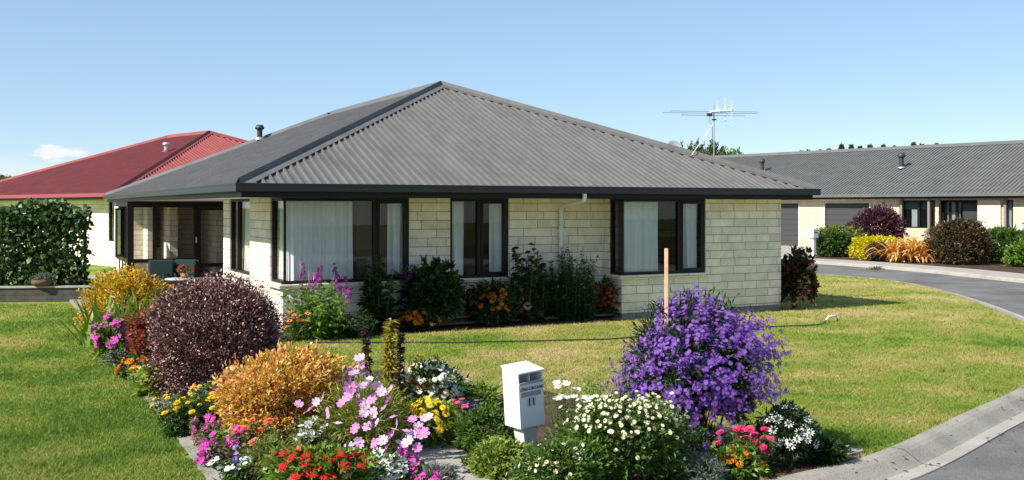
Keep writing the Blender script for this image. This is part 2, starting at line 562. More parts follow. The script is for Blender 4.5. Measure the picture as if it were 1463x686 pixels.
class MB:
    """collects shapes into one mesh"""

    def __init__(s):
        s.v, s.f, s.mi, s.sm = [], [], [], []
        s.M = None
        s.cur = 0

    def add(s, vs, fs, smooth=False):
        o = len(s.v)
        for x in vs:
            x = Vector(x)
            s.v.append(tuple(s.M @ x) if s.M is not None else tuple(x))
        for q in fs:
            s.f.append([o + i for i in q])
            s.mi.append(s.cur)
            s.sm.append(smooth)
        return s

    def box(s, x0, x1, y0, y1, z0, z1):
        return s.add([(x0, y0, z0), (x1, y0, z0), (x1, y1, z0), (x0, y1, z0), (x0, y0, z1), (x1, y0, z1), (x1, y1, z1), (x0, y1, z1)],
                     [(0, 3, 2, 1), (4, 5, 6, 7), (0, 1, 5, 4), (1, 2, 6, 5), (2, 3, 7, 6), (3, 0, 4, 7)])

    def tube(s, pts, r, n=8, r1=None, caps=True, smooth=True):
        pts = [Vector(p) for p in pts]
        k = len(pts)
        vs, fs = [], []
        up = Vector((0.13, 0.31, 0.94))
        for i, p in enumerate(pts):
            d = (pts[min(i + 1, k - 1)] - pts[max(i - 1, 0)]).normalized()
            a = d.cross(up)
            if a.length < 1e-3:
                a = d.cross(Vector((1, 0, 0)))
            a.normalize()
            b_ = d.cross(a)
            rr = r if r1 is None else r + (r1 - r) * i / max(1, k - 1)
            for j in range(n):
                an = 2 * math.pi * j / n
                vs.append(p + a * (math.cos(an) * rr) + b_ * (math.sin(an) * rr))
        for i in range(k - 1):
            for j in range(n):
                fs.append((i * n + j, i * n + (j + 1) % n, (i + 1) * n + (j + 1) % n, (i + 1) * n + j))
        s.add(vs, fs, smooth)
        if caps:
            s.add(vs[:n], [tuple(range(n))])
            s.add(vs[-n:], [tuple(range(n))])
        return s

    def lathe(s, prof, n=16, c=(0, 0, 0), smooth=True):
        vs, fs = [], []
        for r, z in prof:
            for j in range(n):
                an = 2 * math.pi * j / n
                vs.append((c[0] + math.cos(an) * r, c[1] + math.sin(an) * r, c[2] + z))
        for i in range(len(prof) - 1):
            for j in range(n):
                fs.append((i * n + j, i * n + (j + 1) % n, (i + 1) * n + (j + 1) % n, (i + 1) * n + j))
        return s.add(vs, fs, smooth)

    def ring(s, x0, x1, y0, y1, prof):
        """mitred sweep of (inset, z) round a rectangle"""
        k = len(prof)
        vs = []
        for (sx, sy, cx, cy) in ((1, 1, x0, y0), (-1, 1, x1, y0), (-1, -1, x1, y1), (1, -1, x0, y1)):
            for d, z in prof:
                vs.append((cx + sx * d, cy + sy * d, z))
        fs = []
        for c in range(4):
            for i in range(k):
                a, b_ = c * k + i, c * k + (i + 1) % k
                a2, b2 = ((c + 1) % 4) * k + i, ((c + 1) % 4) * k + (i + 1) % k
                fs.append((a, a2, b2, b_))
        return s.add(vs, fs)

    def build(s, name, mats, parent=None, uv=False, bevel=0.0):
        me = bpy.data.meshes.new(name)
        me.from_pydata(s.v, [], s.f)
        if not isinstance(mats, (list, tuple)):
            mats = [mats]
        for m_ in mats:
            me.materials.append(M[m_])
        me.polygons.foreach_set('material_index', s.mi)
        me.polygons.foreach_set('use_smooth', s.sm)
        if uv:
            l = me.uv_layers.new(name='UVMap')
            for p in me.polygons:
                nx, ny, nz = (abs(x) for x in p.normal)
                for li in p.loop_indices:
                    co = me.vertices[me.loops[li].vertex_index].co
                    l.data[li].uv = (co.x, co.z) if ny >= max(nx, nz) else ((co.y + 0.31, co.z) if nx >= nz else (co.x, co.y))
        me.update()
        o = bpy.data.objects.new(name, me)
        link(o, parent)
        if bevel > 0:
            md = o.modifiers.new('bevel', 'BEVEL')
            md.width = bevel
            md.segments = 2
            md.limit_method = 'ANGLE'
        return o


def npmesh(name, V, Q, mats, rnd=None, mi=None, smooth=False):
    """fast mesh from arrays; Q is (n,3) or (n,4)"""
    me = bpy.data.meshes.new(name)
    V = np.ascontiguousarray(V, dtype=np.float32)
    Q = np.ascontiguousarray(Q, dtype=np.int32)
    n, k = Q.shape
    me.vertices.add(len(V))
    me.vertices.foreach_set('co', V.ravel())
    me.loops.add(n * k)
    me.loops.foreach_set('vertex_index', Q.ravel())
    me.polygons.add(n)
    me.polygons.foreach_set('loop_start', np.arange(0, n * k, k, dtype=np.int32))
    me.polygons.foreach_set('loop_total', np.full(n, k, dtype=np.int32))
    for m_ in (mats if isinstance(mats, (list, tuple)) else [mats]):
        me.materials.append(M[m_])
    if mi is not None:
        me.polygons.foreach_set('material_index', np.asarray(mi, dtype=np.int32))
    if smooth:
        me.polygons.foreach_set('use_smooth', np.ones(n, dtype=bool))
    me.update(calc_edges=True)
    if rnd is not None:
        a = me.attributes.new('rnd', 'FLOAT', 'FACE')
        a.data.foreach_set('value', np.asarray(rnd, dtype=np.float32))
    return me


def obj(name, me, parent=None):
    return link(bpy.data.objects.new(name, me), parent)


def unit(a):
    return a / (np.linalg.norm(a, axis=-1, keepdims=True) + 1e-9)


def kites(base, axis, nrm, L, W, fold=0.16, curl=0.12):
    side = unit(np.cross(axis, nrm))
    nrm = unit(np.cross(side, axis))
    L = L[:, None]
    W = W[:, None]
    mid = base + axis * L * 0.48 + nrm * L * 0.04
    l = mid - side * W * 0.5 + nrm * W * fold
    r = mid + side * W * 0.5 + nrm * W * fold
    tip = base + axis * L - nrm * L * curl
    V = np.stack([base, r, tip, l], 1).reshape(-1, 3)
    return V, np.arange(len(V)).reshape(-1, 4)


def lobes(k, r):
    d = unit(r.normal(size=(k, 3)))
    a = r.uniform(0.3, 1.0, k)
    return d, a


def hull_radius(d, rad, e, lob, amp):
    a = np.abs(d) / np.array(rad)
    R0 = (a ** e).sum(1) ** (-1.0 / e)
    ld, la = lob
    s = (np.exp(9 * (d @ ld.T - 1)) * la).sum(1)
    s = s / (s.mean() + 1e-6)
    return R0 * (1 - amp + amp * np.clip(s, 0, 2.0))


def bush_points(r, n, rad, cz, e=2.0, amp=0.18, per=10, lo=0.55, up=0.35, zmin=0.03, wild=0.1, nlob=26):
    """shoots that run out from the middle, leaves along them: returns position, shoot direction"""
    k = max(1, n // per)
    d = unit(r.normal(size=(int(k * 1.6) + 8, 3)))
    d = d[d[:, 2] > -0.75][:k]
    k = len(d)
    lob = lobes(nlob, r)
    Rr = hull_radius(d, rad, e, lob, amp) * (1 + r.normal(0, wild * 0.5, k) + wild * (r.random(k) ** 6) * 1.2)
    idx = np.repeat(np.arange(k), per)
    tt = lo + (1 - lo) * r.random(len(idx)) ** 0.75
    P = d[idx] * (Rr[idx] * tt)[:, None] + r.normal(0, 0.035, (len(idx), 3)) * np.array(rad).mean()
    P[:, 2] += cz
    keep = P[:, 2] > zmin
    ax = unit(d[idx] + np.array([0, 0, up]) + r.normal(0, 0.55, (len(idx), 3)))
    return P[keep], ax[keep], d[idx][keep], (d, Rr)


def leaf_mesh(name, r, P, ax, out, L, W, mats, up=0.7, rbias=0.0, fold=0.16, curl=0.12):
    n = len(P)
    nrm = unit(out * 0.5 + np.array([0, 0, up]) + r.normal(0, 0.55, (n, 3)))
    Ls = L * r.uniform(0.65, 1.3, n)
    Ws = W * r.uniform(0.7, 1.25, n)
    V, Q = kites(P, ax, nrm, Ls, Ws, fold, curl)
    rnd = np.clip(r.beta(2, 2, n) + rbias, 0, 1)
    return npmesh(name, V, Q, mats, rnd)


def sticks(paths, rads, n=4):
    """thin tapered straight segments joined: list of (p0,p1,r0,r1)"""
    V, Q = [], []
    o = 0
    for (p0, p1), (r0, r1) in zip(paths, rads):
        p0, p1 = np.array(p0, float), np.array(p1, float)
        d = unit(p1 - p0)
        a = unit(np.cross(d, np.array([0.3, 0.9, 0.2])))
        b_ = np.cross(d, a)
        for p, rr in ((p0, r0), (p1, r1)):
            for j in range(n):
                an = 2 * math.pi * j / n
                V.append(p + (a * math.cos(an) + b_ * math.sin(an)) * rr)
        for j in range(n):
            Q.append((o + j, o + (j + 1) % n, o + n + (j + 1) % n, o + n + j))
        o += 2 * n
    return np.array(V), np.array(Q)


def stem_mesh(r, rad, cz, k, rr=0.008, mats='stem_brown', spread=0.25):
    ps, rs = [], []
    for i in range(k):
        b0 = np.array([r.normal(0, rad[0] * 0.12), r.normal(0, rad[1] * 0.12), 0])
        d = unit(np.array([r.normal(0, 1), r.normal(0, 1), r.uniform(0.7, 2.2)]))
        mid = b0 + np.array([d[0] * rad[0] * 0.35, d[1] * rad[1] * 0.35, cz * 0.8])
        tip = np.array([d[0] * rad[0] * 0.8, d[1] * rad[1] * 0.8, cz + d[2] * rad[2] * 0.75])
        ps += [(b0, mid), (mid, tip)]
        rs += [(rr, rr * 0.7), (rr * 0.7, rr * 0.3)]
    V, Q = sticks(ps, rs)
    return npmesh('stem', V, Q, mats)


# flower heads, radius 1, facing +Z
def petals(n, w, z0=0.0, z1=0.1, r0=0.12, lay=1, shrink=0.7, notch=False):
    V, Q, mi = [], [], []
    for l in range(lay):
        s = shrink ** l
        for i in range(n):
            a = 2 * math.pi * (i + 0.5 * l) / n + 0.11 * math.sin(i * 5.1)
            c, sn = math.cos(a), math.sin(a)

            def pt(rad, off, z):
                return (c * rad - sn * off, sn * rad + c * off, z)
            zz = z0 + 0.10 * l
            b_ = len(V)
            if notch:
                V += [pt(r0 * s, -0.06, zz), pt(0.72 * s, -w * s, zz + z1 * .8), pt(1.0 * s, -w * .6 * s, zz + z1), pt(1.0 * s, w * .6 * s, zz + z1), pt(0.72 * s, w * s, zz + z1 * .8), pt(r0 * s, 0.06, zz)]
                Q += [(b_, b_ + 1, b_ + 2, b_ + 5), (b_ + 5, b_ + 2, b_ + 3, b_ + 4)]
                mi += [0, 0]
            else:
                V += [pt(r0 * s, 0, zz), pt(0.62 * s, w * s, zz + z1 * .9), pt(1.0 * s, 0, zz + z1 * 0.8), pt(0.62 * s, -w * s, zz + z1 * .9)]
                Q += [(b_, b_ + 1, b_ + 2, b_ + 3)]
                mi += [0]
    return V, Q, mi


def eye(V, Q, mi, rad, z, h):
    b_ = len(V)
    k = 8
    for j in range(k):
        a = 2 * math.pi * j / k
        V.append((math.cos(a) * rad, math.sin(a) * rad, z))
    for j in range(k):
        a = 2 * math.pi * j / k
        V.append((math.cos(a) * rad * .55, math.sin(a) * rad * .55, z + h))
    for j in range(k):
        Q.append((b_ + j, b_ + (j + 1) % k, b_ + k + (j + 1) % k, b_ + k + j))
        mi.append(1)
    Q += [(b_ + k, b_ + k + 1, b_ + k + 2, b_ + k + 3), (b_ + k, b_ + k + 3, b_ + k + 4, b_ + k + 7), (b_ + k + 4, b_ + k + 5, b_ + k + 6, b_ + k + 7)]
    mi += [1, 1, 1]


def head(kind):
    if kind == 'daisy':
        V, Q, mi = petals(11, 0.19, 0, 0.12)
        eye(V, Q, mi, 0.3, 0.05, 0.12)
    elif kind == 'aster':
        V, Q, mi = petals(10, 0.2, 0, 0.14)
        eye(V, Q, mi, 0.17, 0.05, 0.08)
    elif kind == 'star':
        V, Q, mi = petals(9, 0.14, 0, 0.05)
        eye(V, Q, mi, 0.22, 0.04, 0.08)
    elif kind == 'cosmos':
        V, Q, mi = petals(8, 0.275, 0, 0.26, notch=True)
        eye(V, Q, mi, 0.2, 0.08, 0.1)
    elif kind == 'zinnia':
        V, Q, mi = petals(13, 0.18, 0, 0.05, lay=2)
        eye(V, Q, mi, 0.28, 0.12, 0.14)
    elif kind == 'ball':
        V, Q, mi = petals(12, 0.24, 0, 0.22, lay=4, shrink=0.76)
        eye(V, Q, mi, 0.16, 0.34, 0.1)
    elif kind == 'phlox':
        V, Q, mi = petals(5, 0.42, 0, 0.06, notch=True)
        eye(V, Q, mi, 0.12, 0.04, 0.05)
    elif kind == 'cone':
        V, Q, mi = petals(14, 0.13, 0.0, -0.35)
        eye(V, Q, mi, 0.36, 0.0, 0.35)
    V = np.array(V, float)
    return V, np.array(Q), np.array(mi)


HEADS = {k: head(k) for k in ('daisy', 'aster', 'star', 'cosmos', 'zinnia', 'ball', 'phlox', 'cone')}


def rot_to(nrm, spin):
    n = unit(nrm)
    a = unit(np.cross(n, np.array([0.31, 0.87, 0.23])))
    b_ = np.cross(n, a)
    c, s = np.cos(spin)[:, None], np.sin(spin)[:, None]
    x = a * c + b_ * s
    y = np.cross(n, x)
    return np.stack([x, y, n], 2)  # columns


def blossoms(root, r, P, nrm, size, kind, pm, em, name='blossoms'):
    """a mass of small flower heads as one part"""
    V0, Q0, m0 = HEADS[kind]
    n = len(P)
    Rm = rot_to(nrm, r.random(n) * 6.28)
    sz = size * r.uniform(0.75, 1.2, n)
    V = np.einsum('nij,kj->nki', Rm, V0) * sz[:, None, None] + P[:, None, :]
    Q = Q0[None] + (np.arange(n) * len(V0))[:, None, None]
    tone = r.random(n)
    rnd = np.clip(np.repeat(tone, len(Q0)) * 0.7 + 0.3 * r.random(n * len(Q0)), 0, 1)
    me = npmesh(name, V.reshape(-1, 3), Q.reshape(-1, 4), [pm, em], rnd, np.tile(m0, n))
    return obj(name, me, root)


FM = {}


def flower_mesh(kind, pm, em, var):
    key = (kind, pm, em, var)
    if key not in FM:
        r = np.random.default_rng(hash(key) % 1000 if False else 31 + var)
        V0, Q0, m0 = HEADS[kind]
        V = V0.copy()
        V[:, 2] += 0.10 * np.sin(3 * np.arctan2(V[:, 1], V[:, 0]) + var * 2) * np.hypot(V[:, 0], V[:, 1])
        FM[key] = npmesh('flower', V, Q0, [pm, em], np.clip(r.random() * 0.6 + 0.4 * r.random(len(Q0)), 0, 1), m0)
    return FM[key]


def flowers(root, r, P, nrm, size, kind, pm, em, name='flower'):
    """single flower heads, each a part of its plant"""
    n = len(P)
    if n == 0:
        return
    Rm = rot_to(nrm, r.random(n) * 6.28)
    for i in range(n):
        o = bpy.data.objects.new(name, flower_mesh(kind, pm, em, i % 3))
        COL.objects.link(o)
        o.parent = root
        s = size * r.uniform(0.8, 1.2)
        mt = Matrix([list(Rm[i][0]) + [0], list(Rm[i][1]) + [0], list(Rm[i][2]) + [0], [0, 0, 0, 1]])
        o.matrix_basis = Matrix.Translation(Vector(P[i])) @ mt @ Matrix.Scale(s, 4)


FACE = np.array([-0.35, -0.55, 0.75])


def bush(name, label, cat, u, v, wpx, hpx, leaf, n, L, W, depth=1.0, e=2.0, amp=0.2, per=10, lo=0.5, up=0.35, wild=0.12,
         seed=1, stems=10, rbias=0.0, lift=0.0, group=None, sr=0.008, z=0.0, pos=None, flat=0.7, nlob=26, smat='stem_brown'):
    r = np.random.default_rng(seed)
    X, Y = G(u, v, z) if pos is None else pos
    S = Y / F
    rx = wpx * S / 2
    hh = hpx * S
    rad = (rx, rx * depth, hh * (1 - lift) / 2)
    cz = hh * lift + rad[2]
    root = empty(name, (X, Y, z), 0, label, cat, group)
    P, ax, out, sh = bush_points(r, n, rad, cz, e, amp, per, lo, up, 0.02, wild, nlob)
    obj('foliage', leaf_mesh('foliage', r, P, ax, out, L, W, leaf, up=flat, rbias=rbias), root)
    if stems:
        obj('stem', stem_mesh(r, rad, cz, stems, sr, smat), root)
    return root, r, rad, cz, sh


def surf(r, sh, cz, n, front=True, zlo=-0.2, k=1.02):
    """points on the bush's outside, most on the side towards the street"""
    d, Rr = sh
    wgt = np.where(d[:, 2] > zlo, 1.0, 0.0) * (1.0 + np.clip(-d[:, 1], -0.8, 1)) if front else np.where(d[:, 2] > zlo, 1.0, 0.0)
    wgt = np.clip(wgt, 0, None)
    i = r.choice(len(d), size=min(n, int((wgt > 0).sum())), replace=False, p=wgt / wgt.sum())
    P = d[i] * (Rr[i] * k)[:, None]
    P[:, 2] += cz
    nrm = unit(d[i] * 0.9 + FACE * 0.6 + r.normal(0, 0.25, (len(i), 3)))
    return P, nrm


def clump(name, label, cat, u, v, wpx, hpx, leaf, nst, L, W, lps=14, depth=0.8, hvar=0.3, seed=1, stalk='stem_green', lean=0.18,
          group=None, sr=0.004, z=0.0, lo=0.05, droop=0.3, pos=None):
    """upright leafy stems from a patch of ground: returns root, rng, stem tips, stem directions"""
    r = np.random.default_rng(seed)
    X, Y = G(u, v, z) if pos is None else pos
    S = Y / F
    rx = wpx * S / 2
    hh = hpx * S
    root = empty(name, (X, Y, z), 0, label, cat, group)
    a = r.random(nst) * 6.28
    q = np.sqrt(r.random(nst))
    bx, by = np.cos(a) * q * rx * 0.75, np.sin(a) * q * rx * 0.75 * depth
    h = hh * (1 - hvar * r.random(nst)) * (1 - 0.25 * q ** 2)
    tip = np.stack([bx * 1.3 + r.normal(0, lean, nst) * h, by * 1.3 + r.normal(0, lean, nst) * h, h], 1)
    base = np.stack([bx, by, np.zeros(nst)], 1)
    V, Q = sticks(list(zip(base, tip)), [(sr, sr * 0.6)] * nst)
    obj('stem', npmesh('stem', V, Q, stalk), root)
    idx = np.repeat(np.arange(nst), lps)
    tt = lo + (0.97 - lo) * r.random(len(idx))
    P = base[idx] + (tip - base)[idx] * tt[:, None]
    ang = r.random(len(idx)) * 6.28
    ax = unit(np.stack([np.cos(ang), np.sin(ang), r.uniform(-droop, 0.8, len(idx))], 1))
    n = len(idx)
    nrm = unit(np.array([0, 0, 1.0]) + r.normal(0, 0.45, (n, 3)))
    Ls = L * r.uniform(0.6, 1.3, n) * (1.15 - 0.5 * tt)
    V, Q = kites(P, ax, nrm, Ls, W * r.uniform(0.7, 1.25, n), 0.15, 0.25)
    obj('foliage', npmesh('foliage', V, Q, leaf, np.clip(r.beta(2, 2, n) + 0.25 * (tt - 0.5), 0, 1)), root)
    return root, r, tip, unit(tip - base)


def straps(name, label, cat, u, v, hpx, leaf, n, wid, r0, seed=1, lean=(0.1, 0.7), bend=0.6, group=None, pos=None, length=None, spread=None):
    r = np.random.default_rng(seed)
    X, Y = G(u, v) if pos is None else pos
    Ln = hpx * Y / F if length is None else length
    root = empty(name, (X, Y, 0), 0, label, cat, group)
    k = 6
    az_ = r.random(n) * 6.28
    th = r.uniform(*lean, n)
    Ls = Ln * r.uniform(0.6, 1.05, n)
    b0 = np.stack([r.normal(0, r0, n), r.normal(0, r0, n), np.zeros(n)], 1)
    V = []
    side = np.stack([-np.sin(az_), np.cos(az_), np.zeros(n)], 1)
    p = b0.copy()
    ang = th.copy()
    for i in range(k):
        t_ = i / (k - 1)
        ww = wid * (1 - t_) ** 0.6 * (0.75 + 0.5 * min(1, t_ * 3)) * 0.5
        V.append(np.stack([p - side * ww, p + side * ww], 1))
        d = np.stack([np.cos(az_) * np.sin(ang), np.sin(az_) * np.sin(ang), np.cos(ang)], 1)
        p = p + d * (Ls / (k - 1))[:, None]
        ang = ang + bend * r.uniform(0.4, 1.3, n) / (k - 1) * (1 + t_ * 1.5)
    V = np.stack(V, 1)  # n,k,2,3
    b_ = np.arange(n)[:, None] * (2 * k)
    Q = []
    for i in range(k - 1):
        Q.append(np.stack([b_[:, 0] + 2 * i, b_[:, 0] + 2 * i + 1, b_[:, 0] + 2 * i + 3, b_[:, 0] + 2 * i + 2], 1))
    Q = np.concatenate(Q, 0)
    V = V.reshape(-1, 3)
    V[:, 2] = np.maximum(V[:, 2], 0.01)
    obj('foliage', npmesh('foliage', V, Q, leaf, np.tile(r.random(n), k - 1)), root)
    return root


def inpoly(X, Y, poly):
    poly = np.array(poly)
    ins = np.zeros(len(X), bool)
    j = len(poly) - 1
    for i in range(len(poly)):
        xi, yi = poly[i]
        xj, yj = poly[j]
        c = ((yi > Y) != (yj > Y)) & (X < (xj - xi) * (Y - yi) / (yj - yi + 1e-12) + xi)
        ins ^= c
        j = i
    return ins


def smooth_line(pts, n=8):
    """Catmull-Rom through the points"""
    P = [np.array(p, float) for p in pts]
    P = [2 * P[0] - P[1]] + P + [2 * P[-1] - P[-2]]
    out = []
    for i in range(1, len(P) - 2):
        for k in range(n):
            t_ = k / n
            a, b_, c, d = P[i - 1], P[i], P[i + 1], P[i + 2]
            out.append(0.5 * ((2 * b_) + (-a + c) * t_ + (2 * a - 5 * b_ + 4 * c - d) * t_ ** 2 + (-a + 3 * b_ - 3 * c + d) * t_ ** 3))
    out.append(P[-2])
    return np.array(out)


def offset_line(L, d):
    t_ = np.gradient(L, axis=0)
    t_ = unit(t_)
    nrm = np.stack([t_[:, 1], -t_[:, 0]], 1)
    return L + nrm * d


def sheet(name, poly, z, mat, skirt=0.0, kind='structure'):
    vs = [(x, y, z) for x, y in poly]
    b_ = MB()
    n = len(vs)
    b_.add(vs, [tuple(range(n))])
    if skirt:
        lo = [(x, y, z - skirt) for x, y in poly]
        b_.add(vs + lo, [(i, (i + 1) % n, n + (i + 1) % n, n + i) for i in range(n)])
    o = b_.build(name, mat)
    return tag(o, kind=kind)


def sweep(name, line, prof, mat, kind='structure'):
    """profile of (offset to the right of the line, z) along a ground line"""
    rows = [offset_line(line, d) for d, z in prof]
    V, Q = [], []
    n = len(line)
    for (d, z), L in zip(prof, rows):
        V += [(x, y, z) for x, y in L]
    for i in range(len(prof) - 1):
        for j in range(n - 1):
            Q.append((i * n + j, i * n + j + 1, (i + 1) * n + j + 1, (i + 1) * n + j))
    b_ = MB()
    b_.add(V, Q)
    return tag(b_.build(name, mat), kind=kind)


# ------------------------------------------------------------------ ground, road, kerb, paths
b_ = MB()
b_.add([(-900, -60, -0.16), (900, -60, -0.16), (900, 1500, -0.16), (-900, 1500, -0.16)], [(0, 1, 2, 3)])
tag(b_.build('ground', 'field'), kind='structure')

KERB = smooth_line([(-14, 1.5), (-6, 4.9), (-1.5, 6.7), (1.2, 7.85), (2.4, 8.6), (3.35, 9.35), (4.9, 11.1), (6.5, 12.95), (8.25, 15.6), (9.5, 18.4), (10.35, 21.6),
                    (11.15, 25.6), (11.55, 29), (11.2, 32), (9.9, 34), (7.3, 35.3), (3, 36.6), (-2.5, 42), (-4, 52)], 8)
OUTER = smooth_line([(14, -4), (17, 8), (18.2, 18), (17.4, 26), (15.7, 31.4), (14.6, 36.6), (12.2, 42.2), (8.5, 45.5), (4.5, 50), (3.5, 60)], 8)
lawn_poly = [tuple(p) for p in KERB] + [(-60, 58), (-60, 1.5)]
sheet('lawn', lawn_poly, 0.0, 'lawn', 0.14)
kn = len(KERB)
road_poly = [tuple(p) for p in offset_line(KERB, 0.46)] + [(3.5, 60)] + [tuple(p) for p in OUTER[::-1]] + [(14, -30), (-14, -30)]
sheet('road', road_poly, -0.1, 'asphalt')
sweep('kerb', KERB, [(0.0, -0.12), (0.0, 0.014), (0.11, 0.012), (0.16, -0.006), (0.27, -0.078), (0.30, -0.092)], 'concrete')
sweep('kerb_channel', KERB, [(0.301, -0.0925), (0.47, -0.086), (0.48, -0.12)], 'concrete_pale')
prof_ = [(0.0, 0.0165), (0.11, 0.0145), (0.16, -0.0035), (0.27, -0.0755), (0.30, -0.0895), (0.301, -0.0900), (0.465, -0.0835)]
rows_ = [offset_line(KERB, d) for d, z in prof_]
b_ = MB()
acc = 0.0
for i in range(10, kn - 40):
    acc += float(np.linalg.norm(KERB[i + 1] - KERB[i]))
    if acc > 4.6:
        acc = 0.0
        tq = unit(KERB[i + 1] - KERB[i]) * 0.006
        for j in range(len(prof_) - 1):
            a0, a1 = rows_[j][i], rows_[j + 1][i]
            b_.add([(*(a0 - tq), prof_[j][1]), (*(a1 - tq), prof_[j + 1][1]), (*(a1 + tq), prof_[j + 1][1]), (*(a0 + tq), prof_[j][1])], [(0, 1, 2, 3)])
tag(b_.build('kerb_joints', 'mark_brown'), kind='structure')
sweep('far_kerb', OUTER, [(-0.02, -0.12), (0.0, -0.02), (0.06, 0.02), (0.2, 0.02)], 'concrete_pale')
sweep('footpath', OUTER, [(0.205, 0.018), (1.75, 0.018), (1.76, -0.14)], 'concrete_pale')
verge = [tuple(p) for p in offset_line(OUTER, 1.77)] + [(3, 70), (60, 60), (60, -4), (20, -6)]
sheet('far_bed', verge, -0.004, 'soil', 0.12)
# drive up to the garages of the far house
drive = [G(1090, 375), G(1163, 370.5), G(1160, 366), (15.9, 50), (18.8, 54.5), (13.6, 61), (9.5, 52), (9.8, 46.5)]
sheet('driveway', drive, 0.023, 'concrete_pale', 0.15)
drive2 = [(19.2, 46.5), (20.2, 45.4), (27.5, 47.5), (22.6, 53.4)]

# garden bed soil
BED = [G(112, 440), G(140, 492), G(172, 530), G(205, 556), G(240, 596), G(292, 660), G(330, 720), (-1.9, 6.9), (-0.3, 7.4), (1.2, 7.9), (2.35, 8.55), (3.15, 9.2), G(1215, 640), G(1160, 630),
       G(1110, 622), G(1040, 612), G(930, 598), G(850, 578), G(780, 560), G(700, 566), G(640, 556), G(570, 532), G(480, 528), G(420, 503), G(380, 486), G(300, 455), G(262, 440), G(200, 428)]
sheet('garden_bed', BED, 0.012, 'soil', 0.05)
STRIP = smooth_line([G(192, 535), G(216, 563), G(262, 616), G(304, 670), G(345, 720)], 6)
sweep('edging_strip', STRIP, [(-0.11, 0.0), (-0.11, 0.02), (0.11, 0.02), (0.11, 0.0)], 'concrete')
PATH = smooth_line([G(520, 560), G(543, 600), G(590, 634), G(640, 658), G(700, 690), G(760, 715)], 6)
sweep('garden_path', PATH, [(-0.24, 0.0), (-0.24, 0.032), (0.24, 0.032), (0.24, 0.0)], 'concrete_pale')
# little kerb block that closes the bed
b_ = MB()
x, y = G(1212, 648)
b_.M = Matrix.Translation((x, y, 0)) @ Matrix.Rotation(R(38), 4, 'Z')
b_.box(-0.30, 0.12, -0.09, 0.06, 0.0, 0.035)
tag(b_.build('bed_edging', 'concrete', bevel=0.01), kind='structure')

# ------------------------------------------------------------------ the house
TH = math.atan2(0.456, 0.89)
HO = np.array([-4.42, 16.36])
HP = np.array([math.cos(TH), math.sin(TH)])
HQ = np.array([-math.sin(TH), math.cos(TH)])


def hw(p, q):
    return HO + p * HP + q * HQ


house = empty('brick_house', (HO[0], HO[1], 0), TH, 'cream brick bungalow with large grey corrugated hip roof, nearest house on the lawn', 'house')
RW, RL, EZ, TAN = 12.44, 21.0, 2.626, 0.418
ZS, ZH = 0.80, 2.405

wl = MB()


def wbox(p0, p1, q0, q1, z0=0.12, z1=ZH):
    wl.box(p0, p1, q0, q1, z0, z1)


# front, set back part
wbox(1.1, 3.48, 1.3, 1.5, 0.12, ZS)
wbox(3.48, 4.31, 1.3, 1.5)
wbox(4.31, 5.56, 1.3, 1.5, 0.12, ZS)
wbox(5.56, 7.72, 1.3, 1.5)
# front, projecting part
wbox(7.72, 9.80, 0.58, 0.78, 0.12, ZS)
wbox(9.80, 11.84, 0.58, 0.78)
wbox(7.72, 7.92, 0.78, 1.05, 0.12, ZS)
wbox(7.72, 7.92, 1.05, 1.5)
# left side
wbox(1.1, 1.3, 1.5, 2.2, 0.12, ZS)
wbox(1.1, 1.3, 2.2, 3.84)
wbox(1.1, 1.3, 3.84, 5.74, 0.12, ZS)
wbox(1.1, 1.3, 5.74, 6.4)
wbox(1.3, 3.4, 6.2, 6.4)
wbox(3.2, 3.4, 6.4, 15.4)
# sunroom inside walls and back of house
wbox(2.75, 3.8, 15.7, 18.6)
wbox(1.0, 1.2, 17.62, 18.6)
wbox(1.5, 1.74, 16.5, 18.6)
wbox(0.3, 1.25, 18.6, 18.8)
wbox(1.25, 1.85, 18.6, 18.8, 0.12, 0.9)
wbox(1.85, 3.8, 18.6, 18.8)
wbox(11.64, 11.84, 0.78, 20.4)
wbox(0.3, 11.64, 20.2, 20.4)
wbox(0.3, 0.5, 18.8, 20.2)
wl.build('wall', 'cream_brick', house, uv=True)

pl = MB()
for a in ((1.12, 7.74, 1.32, 1.48), (7.74, 11.82, 0.6, 0.76), (7.74, 7.9, 0.76, 1.32), (1.12, 1.28, 1.48, 6.38), (11.66, 11.82, 0.76, 20.38), (0.32, 11.66, 20.22, 20.38), (3.22, 3.38, 6.38, 18.5), (1.28, 3.22, 6.22, 6.38)):
    pl.box(*a, -0.05, 0.119)
pl.build('foundation', 'plinth', house)

for bx_ in (((1.02, 3.5, 1.22, 1.42), (1.02, 1.22, 1.42, 2.22)), ((4.29, 5.58, 1.22, 1.42),), ((7.64, 9.82, 0.50, 0.70), (7.64, 7.84, 0.70, 1.07)), ((1.02, 1.22, 3.82, 5.76),)):
    for c_ in bx_:
        sb = MB()
        sb.box(*c_, ZS, 0.872)
        sb.build('brick_sill', 'cream_brick', house, uv=True, bevel=0.006)

# rooms
rm = MB()
rm.box(1.35, 11.6, 5.6, 5.7, 0.1, 2.40)
rm.box(3.88, 3.93, 1.55, 5.6, 0.1, 2.40)
rm.box(6.8, 6.85, 1.55, 5.6, 0.1, 2.40)
rm.build('room_wall', 'interior_wall', house)
fl = MB()
fl.box(1.3, 11.6, 0.8, 20.1, 0.06, 0.1)
fl.build('room_floor', 'interior_floor', house)
for nm_, c_ in (('sideboard', (5.2, 6.5, 4.9, 5.55, 0.1, 1.0)), ('bed', (8.6, 10.6, 3.0, 4.6, 0.1, 0.62)), ('sofa', (2.0, 3.4, 4.2, 5.4, 0.1, 0.85))):
    cb = MB()
    cb.box(*c_)
    cb.build(nm_, 'interior_floor', house, bevel=0.03)


